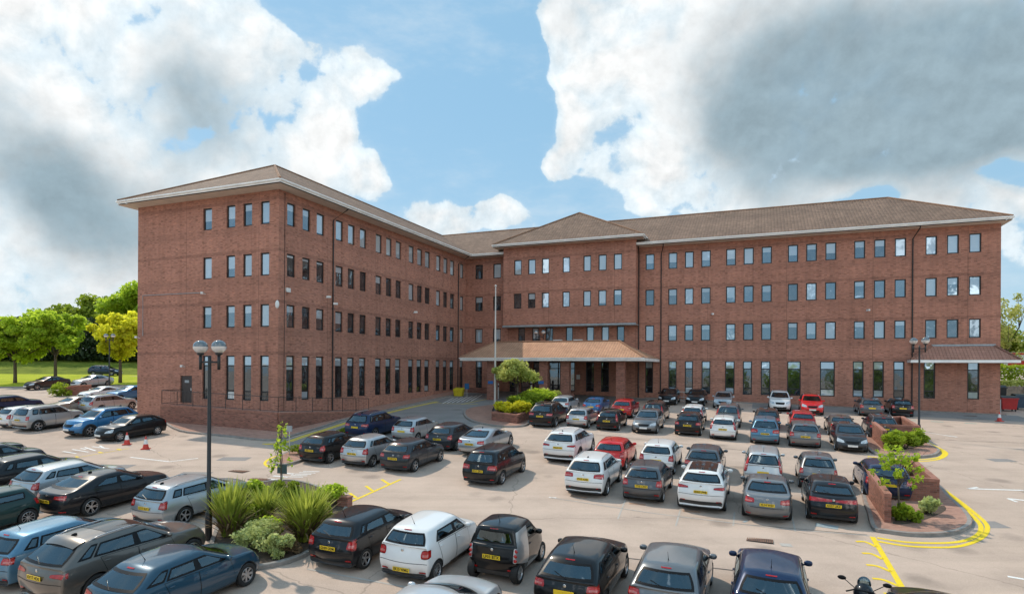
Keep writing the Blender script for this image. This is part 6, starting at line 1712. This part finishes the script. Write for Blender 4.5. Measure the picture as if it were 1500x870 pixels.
    a, b = bl(hit_y(992, 578, -3.2)[0], -3.2), bl(hit_y(1012, 578, -3.2)[0], -3.2); o = empty('handrail', (a.x, a.y, gz(a.x, a.y)), -TH); tag(o, 'pale metal handrail between the two black cars against the wall', 'handrail')
    m = MB(); l = (b - a).length
    for x in (0, l / 2, l): m.tube([(x, 0, 0), (x, 0, 1.1)], .025, 6)
    m.tube([(0, 0, 1.1), (l, 0, 1.1)], .025, 6); m.tube([(0, 0, .6), (l, 0, .6)], .02, 6); m.build('rails', GM['pole'], o)
    # ---- charging post, bins, fence and hedge at right
    P = gp(1373, 601.5); o = empty('charging_post', P, -TH); tag(o, 'dark charging post with a pale screen by the right wall', 'charging post')
    m = MB(); m.tube([(0, 0, 0), (0, 0, 1.5)], .09, 8); m.build('post', GM['black'], o); m = MB(); m.box((0, 0, 1.75), (.42, .3, .95)); m.box((.0, 0, 2.26), (.30, .22, .12)); m.build('head', GM['black'], o)
    m = MB(); m.box((0, -.16, 1.85), (.26, .02, .62)); m.build('screen', BM['lead'], o); m = MB(); m.tube([(.2, -.1, 1.5), (.36, -.2, 1.1), (.30, -.15, .6), (.14, -.1, .9)], .03, 6); m.build('cable', GM['black'], o); m = MB(); m.lathe([(.2, 0), (.2, .25), (.1, .3)], 10); m.build('guard', GM['yellow'], o)
    def wheelie(px, py, w, d, h, col, lab, rz=-.3):
        P = gp(px, py); o = empty('wheeled_bin', P, rz); tag(o, lab, 'bin'); mt = simple_mat('bin_' + col[0], col[1], .5, noise=.15, scale=3)
        m = MB(); t = .1; m.add([(-w / 2 + t, -d / 2 + t, .18), (w / 2 - t, -d / 2 + t, .18), (w / 2 - t, d / 2 - t, .18), (-w / 2 + t, d / 2 - t, .18), (-w / 2, -d / 2, h), (w / 2, -d / 2, h), (w / 2, d / 2, h), (-w / 2, d / 2, h)], [(3, 2, 1, 0), (4, 5, 6, 7), (0, 1, 5, 4), (1, 2, 6, 5), (2, 3, 7, 6), (3, 0, 4, 7)])
        m.box((0, -d / 2 - .03, h - .05), (w + .06, .06, .1)); m.build('body', mt, o)
        m = MB(); m.add([(-w / 2 - .04, -d / 2 - .04, h + .01), (w / 2 + .04, -d / 2 - .04, h + .01), (w / 2 + .04, d / 2 + .04, h + .01), (-w / 2 - .04, d / 2 + .04, h + .01), (-w / 2, -d / 4, h + .16), (w / 2, -d / 4, h + .16), (w / 2, d / 2, h + .2), (-w / 2, d / 2, h + .2)], [(4, 5, 6, 7), (0, 1, 5, 4), (1, 2, 6, 5), (2, 3, 7, 6), (3, 0, 4, 7)]); m.build('lid', GM['black'], o)
        for x in (-w / 2 + .16, w / 2 - .16):
            for y in (-d / 2 + .18, d / 2 - .18): m = MB(); m.tube([(x - .03, y, .1), (x + .03, y, .1)], .1, 12); m.build('wheel', GM['black'], o)
        return o
    wheelie(1476, 602, 1.25, 1.0, 1.2, ('red', (.42, .02, .02)), 'red four wheeled bin beside the right end of the building')
    wheelie(1497, 600, 1.25, 1.0, 1.25, ('blue', (.03, .06, .10)), 'dark blue four wheeled bin at the right edge')
    wheelie(1461, 596, 1.1, 1.0, 1.9, ('black', (.015, .015, .016)), 'tall black bin behind the red one by the building corner')
    P = gp(1459.5, 606); o = empty('cabinet', P, -TH); tag(o, 'grey metal cabinet standing at the right corner of the building', 'cabinet'); m = MB(); m.box((0, 0, .65), (.55, .4, 1.3)); m.build('case', BM['lead'], o); m = MB(); m.box((0, -.21, .65), (.46, .02, 1.15)); m.build('door', GM['pole'], o)
    # timber fence
    a, b = Vector((44.5, 60.5)), Vector((60, 57.5)); d = (b - a).normalized(); o = empty('timber_fence', (a.x, a.y, gz(a.x, a.y)), math.atan2(d.y, d.x)); tag(o, 'grey weathered timber fence behind the bins', 'fence')
    m = MB(); m2 = MB(); l = (b - a).length; rr = random.Random(4)
    for i in range(int(l / .16)): m.box((i * .16 + .08, 0, .9 + rr.uniform(-.01, .01)), (.145, .03, 1.85))
    for i in range(int(l / 1.8) + 1): m2.box((i * 1.8, -.06, .95), (.1, .1, 2.0))
    m.build('boards', simple_mat('weathered_timber', (.27, .21, .16), .85, noise=.35, scale=3), o); m2.build('posts', simple_mat('fence_posts', (.22, .17, .13), .85), o)
    def hedge(a, b, w, h, z, mat, n, leaf, lab, seed):
        rng = np.random.default_rng(seed); a, b = Vector(a), Vector(b); d = (b - a); l = d.length; d.normalize(); s = Vector((-d.y, d.x))
        p = np.empty((n, 3)); t = rng.random(n) * l; q = rng.normal(size=(n, 2)); q /= np.abs(q).max(1)[:, None]; q *= (1 - .25 * rng.random(n) ** 2)[:, None]
        bump = 1 + .05 * np.sin(t * 1.3) + .04 * np.sin(t * 3.1)
        p[:, 0] = a.x + d.x * t + s.x * q[:, 0] * w / 2; p[:, 1] = a.y + d.y * t + s.y * q[:, 0] * w / 2; zg = np.array([gz(x, y) for x, y in p[:, :2]])
        p[:, 2] = zg + z + (q[:, 1] + 1) / 2 * h * bump
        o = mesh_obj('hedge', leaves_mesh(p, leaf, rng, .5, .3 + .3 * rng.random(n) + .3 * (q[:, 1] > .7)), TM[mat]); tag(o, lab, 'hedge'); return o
    hedge((46, 68), (72, 62), 2.2, 2.0, 1.6, 'hedge', 9000, .2, 'clipped bright green hedge behind the timber fence', 91)
    hedge((45, 63.5), (66, 58.5), 1.0, .7, 1.5, 'cream', 4000, .16, 'pale trimmed hedge top along the timber fence', 92)
    # hoarding at the right edge
    P = Vector((60.5, 72, gz(60.5, 72))); o = empty('billboard', P, -.65); tag(o, 'white and red billboard at the far right edge', 'billboard')
    m = MB(); m.box((-1.7, .1, 1.6), (.12, .12, 3.6)); m.box((1.7, .1, 1.6), (.12, .12, 3.6)); m.build('posts', GM['black'], o); m = MB(); m.box((0, 0, 3.6), (4.2, .06, 2.4)); m.build('panel', BM['white'], o)
    m = MB(); m.box((-.4, -.04, 3.45), (2.6, .01, .7)); m.box((.2, -.04, 4.62), (3.6, .01, .25)); m.build('lettering_band', GM['cred'], o)
    # ---- trees beyond the grass
    k = 0
    for px, py, h, cw, mat, lab, sd in [(22, 561.5, 8.4, 3.7, 'lime', 'young street tree at the far left edge of the grass', 101), (81, 560.5, 10.2, 3.9, 'lime', 'light green street tree between the two distant parked cars', 102), (176, 561, 9.6, 3.4, 'yellow', 'yellow green street tree beside the left wing', 103)]:
        make_tree('street_tree', gp(px, py), h, (cw * 1.08, cw * 1.08, h * .35, h * .65), mat, 10000, .30, lab, seed=sd, fork=.36, tr=.19, clumps=52, cr=.23, hollow=.35)
    for x, y, h, rx, rz, mat, lab, sd in [(-98, 106, 15.0, 7.5, 5.5, 'mid', 'large dark green tree at the left edge behind the hedge', 111), (-76, 112, 12.0, 6.5, 4.5, 'mid', 'broad tree behind the middle street tree', 112), (-66, 108, 14.2, 7.0, 5.2, 'lime', 'tall light green tree behind the left wing corner', 113), (-88, 118, 11, 6.0, 4.4, 'mid', 'lower tree in the gap of the far tree line', 114), (-58, 112, 14.5, 6.5, 5.2, 'mid', 'tall tree just left of the building', 115), (-112, 110, 13, 7, 5, 'lime', 'tree beyond the left edge', 116)]:
        make_tree('tree', (x, y, gz(x, y) + 1.2), h, (rx, rx * .8, rz, h - rz), mat, 13000, .42, lab, group=None, seed=sd, fork=.3, tr=.3, clumps=44, cr=.27, hollow=.5)
    hedge((-128, 103), (-50, 101), 5.0, 4.6, 2.0, 'dark', 26000, .4, 'tall dark hedge along the top of the grass bank', 93)
    hedge((-128, 106), (-50, 104), 4.0, 6.2, 2.2, 'dark', 18000, .5, 'darker belt of undergrowth behind the hedge', 94)
    # right-hand trees
    make_tree('tree', (56.5, 72, gz(56, 72)), 12.5, (4.6, 4.6, 5.4, 7.6), 'sparse', 3000, .20, 'open branched tree with sparse spring leaves right of the building', seed=121, fork=.22, tr=.24, clumps=46, cr=.17, hollow=.35)
    make_tree('tree', (66, 84, gz(66, 84)), 9, (5, 5, 3.6, 5.5), 'mid', 7000, .34, 'fuller green tree at the far right edge', seed=122, fork=.3, tr=.22, clumps=30, cr=.28)
    make_tree('tree', (54, 96, gz(54, 96)), 6, (5, 4, 2.6, 3.4), 'mid', 5000, .34, 'low green tree behind the clipped hedge', seed=123, fork=.3, tr=.2, clumps=26, cr=.3)
    # the trees behind the camera that the ground floor windows mirror
    for i in range(9):
        x = -60 + i * 17 + (i * 7 % 5); y = -26 - (i * 5 % 4) * 4
        make_tree('tree', (x, y, gz(x, y)), 11 + i % 3, (6.5, 5.5, 4.6, 6.4), ('lime', 'mid', 'hedge')[i % 3], 3800, .6, 'leafy tree in the row behind the camera mirrored in the ground floor windows', group='trees mirrored in the windows', seed=130 + i, fork=.25, tr=.3, clumps=34, cr=.3)
# ------------------------------------------------------------------ parked cars
VG = (V - GN * V.dot(GN)).normalized()
def car_rot(d, yaw=0.0):
    y = VG * d; x = y.cross(GN); M = Matrix((x, y, GN)).transposed()
    return (M @ Matrix.Rotation(yaw, 3, 'Z')).to_quaternion()

def car(kind, col, px, py, d, label, txt=None, sc=1.0, yaw=0.0, axle='near', grp=None, roof=None, rim=None):
    """px, py: ground point between the two tyres of the near axle"""
    T = car_type(kind); P = gp(px, py); ya = T['axle']
    y = ya[0] if (d > 0) == (axle == 'near') else ya[1]
    s = (sc, sc, sc) if isinstance(sc, (int, float)) else sc
    q = car_rot(d, yaw); loc = P - q @ Vector((0, y * s[1], 0))
    if loc.y < 80: loc.z = gz(loc.x, loc.y)
    return make_car(kind, col, label, loc, q, s, txt, roofcol=roof, rim=rim)

def build_cars():
    c = car
    # front row at right
    c('suv', 'white', 861, 722, 1, 'white small off-roader with silver roof rails, leftmost of the front right row', 'FV13 AXR')
    c('supermini', 'darkgrey', 943, 731.5, 1, 'dark grey hatchback between the two white off-roaders of the front right row', 'YT05 CWZ')
    c('coupesuv', 'white', 1028, 743.5, 1, 'white off-roader with a black glass roof in the front right row', 'SD63 UWB')
    c('saloon', 'grey', 1122.5, 757, 1, 'grey saloon right of the black roofed white off-roader', 'YL14 WSV')
    c('bubble', 'jet', 1217, 761.5, 1, 'black hatchback with a full width red light bar beside the brick planter', 'AO57 UKX')
    # second row, nose to tail with the first
    c('velar', 'white', 825, 674, 1, 'white large off-roader with dark rear band, left end of the second right row', 'WN18 OVD')
    c('supermini', 'brightred', 894, 686, 1, 'bright red hatchback tucked behind the small white off-roader')
    c('supermini', 'white', 963, 692, 1, 'white hatchback behind the dark grey hatchback of the front right row', sc=1.03)
    c('golf', 'darkgrey', 1030, 700, 1, 'dark grey hatchback hidden behind the black roofed white off-roader')
    c('mpvtall', 'palesilver', 1117, 709, 1, 'pale silver people carrier behind the grey saloon of the front row', sc=.95)
    c('retro', 'grey', 1197, 715, 1, 'small rounded grey car behind the black hatchback with the light bar')
    c('focus', 'navy', 1297, 729, 1, 'dark blue hatchback half hidden by the nearer brick planter')
    # third row
    c('bigsuv', 'black', 797, 624, 1, 'black large off-roader beside the courtyard planter', 'KE12 LVO')
    c('supermini', 'silver', 847, 626, 1, 'silver small hatchback right of the black large off-roader', 'LC08 GTN', sc=.97)
    c('talllight', 'black', 891, 629.5, 1, 'black small hatchback with tall red lamps in the third right row', 'LG06 XEU', sc=.97)
    c('golf', 'grey', 945, 633.5, -1, 'metallic grey hatchback facing the camera in the third right row')
    c('golf', 'black', 1008, 636.5, 1, 'black hatchback right of the grey one facing the camera', 'HN15 RKF')
    c('talllight', 'white', 1059, 643, 1, 'white small hatchback with tall red lamps in the third right row', 'NU07 WDA')
    c('mpv', 'steelblue', 1120, 649, 1, 'dusty blue people carrier in the third right row', 'RV05 KHM', sc=(.96, .93, .98))
    c('focus', 'grey', 1178, 654, 1, 'grey hatchback with round red lamps right of the dusty blue people carrier', 'WJ61 HCZ')
    c('golf', 'charcoal', 1246, 660.5, -1, 'charcoal hatchback facing the camera beside the farther planter')
    # fourth row
    c('golf', 'palesilver', 822, 604, 1, 'pale silver hatchback behind the black large off-roader', sc=.96)
    c('saloon', 'blue', 869, 606, 1, 'blue saloon between the pale silver and the red hatchback', sc=.95)
    c('golf', 'red', 912, 611, 1, 'dark red hatchback in the fourth right row', sc=.98)
    c('mpvtall', 'brown', 957, 618, 1, 'dark brown people carrier with tall lamps behind the grey front facing hatchback', sc=.95)
    c('talllight', 'white', 1014, 622, 1, 'white hatchback behind the black one of the third right row')
    c('mpvtall', 'grey', 1066, 625, 1, 'mid grey people carrier with tall orange red lamps in the fourth right row')
    c('golf', 'brown', 1123, 629, 1, 'brown hatchback behind the dusty blue people carrier')
    c('golf', 'red', 1175, 632, 1, 'red hatchback behind the grey one with round lamps', sc=.97)
    c('saloon', 'bronze', 1232, 638, 1, 'beige grey saloon behind the charcoal front facing hatchback', sc=.93)
    c('suv', 'charcoal', 1292, 643, 1, 'dark boxy off-roader behind the farther brick planter', sc=.96)
    # along the wall
    c('bigsuv', 'white', 1142, 602, -1, 'white off-roader facing the camera against the right wing wall', sc=.97)
    c('suv', 'brightred', 1189, 607, -1, 'red off-roader facing the camera against the right wing wall')
    c('focus', 'darkgrey', 1275, 609, 1, 'dark grey hatchback parked against the wall, left of the black one')
    c('supermini', 'black', 1320, 609.5, 1, 'black small hatchback against the wall beside the lamp post')
    c('supermini', 'icesilver', 1058.5, 598, -1, 'icy silver hatchback facing the camera against the wall')
    c('golf', 'black', 1018.5, 594, -1, 'right one of the two black cars nose out against the wall')
    c('golf', 'black', 977.5, 592.5, -1, 'left one of the two black cars nose out against the wall')
    # nearest row
    c('supermini', 'jet', 502, 826, 1, 'black three door hatchback with large red lamps beside the left island', 'GH09 ODM', sc=(1.03, 1.02, 1.0))
    c('i10', 'white', 604, 844, 1, 'white hatchback with round lamps between the two black cars in the near row', 'EK15 WMG', sc=1.03)
    c('smart', 'black', 726, 848, 1, 'tiny two seat car in black with a silver frame in the near row', 'LF03 BTX', sc=1.04)
    c('golf', 'black', 838, 892, 1, 'black hatchback in the near row with its roof shining, right of the tiny car')
    c('golf', 'grey', 976, 908, 1, 'grey hatchback at the bottom edge between a black and a dark blue car', sc=1.02)
    c('golf', 'navy', 1127, 922, 1, 'dark blue hatchback at the bottom edge near the motorcycle', sc=1.02)
    c('coupe', 'palesilver', 590, 990, 1, 'silver car cut by the bottom edge in front of the white hatchback')
    c('golf', 'black', 1408, 1014, 1, 'black car of which only the roof shows at the bottom right edge')
    # left foreground
    c('megane', 'petrol', 328, 850, 1, 'dark blue hatchback with silver wheel covers at the bottom left', axle='far_r')
    c('fpace', 'bronze', 110, 872, 1, 'bronze grey off-roader with a pale spoiler at the bottom left', 'KV17 HDE')
    c('golf', 'steelblue', 25, 850, 1, 'light blue hatchback behind the bronze off-roader at the left edge', 'LY06 TJO')
    c('estate', 'icesilver', 247, 763, 1, 'silver estate with a black roof beside the near lamp post', 'LD17 KUY', roof='black')
    c('bigsaloon', 'jet', 112, 751, 1, 'glossy black saloon with twin spoke wheels in the left foreground', 'DG65 YPN')
    c('mini', 'green', 22, 766, -1, 'dark green small car turned the other way at the left edge', axle='far')
    c('focus', 'icesilver', 61, 735, 1, 'silver hatchback with dark rear glass behind the glossy black saloon')
    c('golf', 'jet', 0, 722, 1, 'dark hatchback at the left edge behind the silver hatchback', sc=1.03)
    c('golf', 'charcoal', -52, 700, 1, 'first dark car nose out at the far left edge of the near lot')
    c('saloon', 'jet', -80, 690, 1, 'second dark car at the far left edge, behind the first')
    # left lot
    c('megane', 'black', 163, 645, -1, 'black hatchback facing the traffic cones', sc=.98)
    c('suv', 'vividblue', 119, 638, -1, 'blue off-roader facing the camera beside the black hatchback with cones', sc=1.04)
    c('duster', 'duster', 45, 630, 1, 'silver off-roader with roof rails and black cladding in the left lot', 'WR64 KPT')
    c('supermini', 'white', 16, 626, 1, 'white small hatchback left of the silver off-roader', 'OE10 MDU')
    c('bigsaloon', 'beige', 82, 607, -1, 'beige grey hatchback facing the camera behind the silver off-roader', sc=.92)
    c('estate', 'icesilver', 139, 604, 1, 'blue silver estate behind the blue off-roader', 'AK58 LNR')
    c('estate', 'navy', -8, 607, 1, 'dark blue estate at the left edge of the left lot', sc=1.02)
    c('coupe', 'white', 128, 586, -1, 'low white coupe beside the distant brick wall', sc=.9)
    c('saloon', 'vividblue', 168, 588, -1, 'bright blue saloon partly behind the left wing corner')
    c('saloon', 'brown', 48, 571, -1, 'dark brown saloon facing the camera by the grass edge')
    c('saloon', 'silver', 116, 568, -1, 'small looking silver saloon by the grass edge behind the coupe')
    o = c('estate', 'navy', 156, 550.0, 1, 'dark estate driving along the road beyond the grass', axle='near', yaw=0)
    # side-on on the road
    q = Matrix.Rotation(-math.pi / 2, 4, 'Z').to_quaternion(); o.rotation_quaternion = q; P = gp(157, 550); o.location = Vector((P.x, 89.5, gz(P.x, 89.5) + .03))
    # courtyard row
    c('supermini', 'black', 466, 676.5, 1, 'black hatchback with a bright red lamp at the tip of the narrow island', 'LB63 GYE', sc=1.02)
    c('supermini', 'silver', 527, 681.5, 1, 'silver hatchback between two black ones in the courtyard row', 'SK13 XFA', sc=1.02)
    c('golf', 'charcoal', 587, 688.5, 1, 'charcoal hatchback, third from left in the courtyard row', 'YD09 PVJ')
    c('bigsuv', 'navy', 533, 641, 1, 'navy blue large off-roader behind the silver hatchback of the courtyard row', sc=.97)
    c('supermini', 'silver', 596, 646, 1, 'silver small hatchback right of the navy off-roader')
    c('focus', 'charcoal', 650, 658, 1, 'dark grey hatchback left of the silver coupe', 'BX57 LOA')
    c('coupe', 'icesilver', 700, 664, 1, 'long silver coupe in the courtyard row', 'CR10 TGB')
    c('mpv', 'jet', 711, 706.5, 1, 'black people carrier alone in the aisle in front of the silver coupe', 'EO12 ZKH', sc=(1, 1, .98))

def build_motorbike():
    P = gp(1262, 940); q = car_rot(1, -.15); o = empty('motorcycle', P); o.rotation_mode = 'QUATERNION'; o.rotation_quaternion = q
    tag(o, 'black motorcycle with mirrors standing by the yellow hatching', 'motorcycle')
    pm = get_paint('jet')
    for y, r in ((-.72, .31), (.72, .30)):
        m = MB(); M = Matrix.Translation((0, y, r)) @ Matrix.Rotation(math.pi / 2, 4, 'Y')
        m.lathe([(r * .68, -.06), (r * .9, -.075), (r, -.03), (r, .03), (r * .9, .075), (r * .68, .06)], 28, 0, M); w = m.build('wheel', CM['rubber'], o, True)
        m = MB(); m.lathe([(r * .68, -.03), (r * .62, -.03), (r * .62, .03), (r * .68, .03)], 24, 0, M)
        for k in range(5):
            a = k * 1.2566; m.tube([(0, y, r), (0, y + r * .66 * math.cos(a), r + r * .66 * math.sin(a))], .018, 5)
        m.build('rim', CM['darkrim'], w, True)
    m = MB(); m.add(*ellipsoid((0, .18, .86), (.36, .62, .32))); m.build('fuel_tank', pm, o, True)
    m = MB(); m.add(*ellipsoid((0, -.34, .86), (.32, .62, .16))); m.add(*ellipsoid((0, -.74, .93), (.24, .42, .13))); m.build('seat', CM['trim'], o, True)
    m = MB(); m.add(*ellipsoid((0, .62, .92), (.46, .5, .5))); m.add(*ellipsoid((0, .25, .5), (.34, .8, .42))); m.build('fairing', pm, o, True)
    m = MB(); m.add(*ellipsoid((0, .68, 1.14), (.30, .12, .36))); m.build('screen', CM['glass'], o, True)
    m = MB(); m.tube([(-.36, .28, 1.03), (-.18, .42, 1.06), (.18, .42, 1.06), (.36, .28, 1.03)], .018, 6); m.build('handlebar', CM['trim'], o, True)
    for s in (-1, 1):
        m = MB(); m.tube([(s * .20, .48, 1.08), (s * .42, .56, 1.22)], .010, 5); m.add(*ellipsoid((s * .47, .56, 1.24), (.19, .06, .11))); m.build('mirror', CM['trim'], o, True)
        m = MB(); m.tube([(s * .10, .72, .30), (s * .10, .50, .98)], .03, 6); m.build('fork', CM['alloy'], o, True)
    m = MB(); m.tube([(.16, .1, .32), (.18, -.5, .38), (.19, -.95, .52)], [.04, .06, .065], 8); m.build('exhaust', CM['alloy'], o, True)
    m = MB(); m.tube([(0, -.05, .42), (0, -.72, .31)], .05, 6); m.box((0, -.92, .80), (.16, .04, .07)); m.build('swing_arm', CM['trim'], o, True)
    m = MB(); m.box((0, -.98, .62), (.18, .02, .22)); m.build('number_plate', CM['yellow'], o)

# ------------------------------------------------------------------ build
def build_camera():
    cam = bpy.data.cameras.new('camera'); co = bpy.data.objects.new('camera', cam); link(co)
    cam.sensor_width = 36; cam.lens = FPX / 1500 * 36; cam.shift_y = (CY - 435) / 1500; cam.clip_end = 6000; cam.clip_start = .1
    co.matrix_world = Matrix.Translation((0, 0, CAM_H)) @ Matrix.Rotation(math.pi / 2, 4, 'X') @ Matrix.Rotation(ROLL, 4, 'Z')
    SC.camera = co
    SC.view_settings.view_transform = 'Standard'; SC.view_settings.look = 'None'; SC.view_settings.exposure = 0; SC.view_settings.gamma = 1
    SC.cycles.max_bounces = 4; SC.cycles.diffuse_bounces = 2; SC.cycles.glossy_bounces = 3; SC.cycles.use_adaptive_sampling = True; SC.cycles.adaptive_threshold = .025; SC.cycles.transparent_max_bounces = 8; SC.cycles.caustics_reflective = False; SC.cycles.caustics_refractive = False; SC.cycles.use_denoising = True

build_world(); site_mats(); build_building(); plant_mats(); build_ground(); build_markings(); build_site(); build_cars(); build_motorbike(); build_camera()
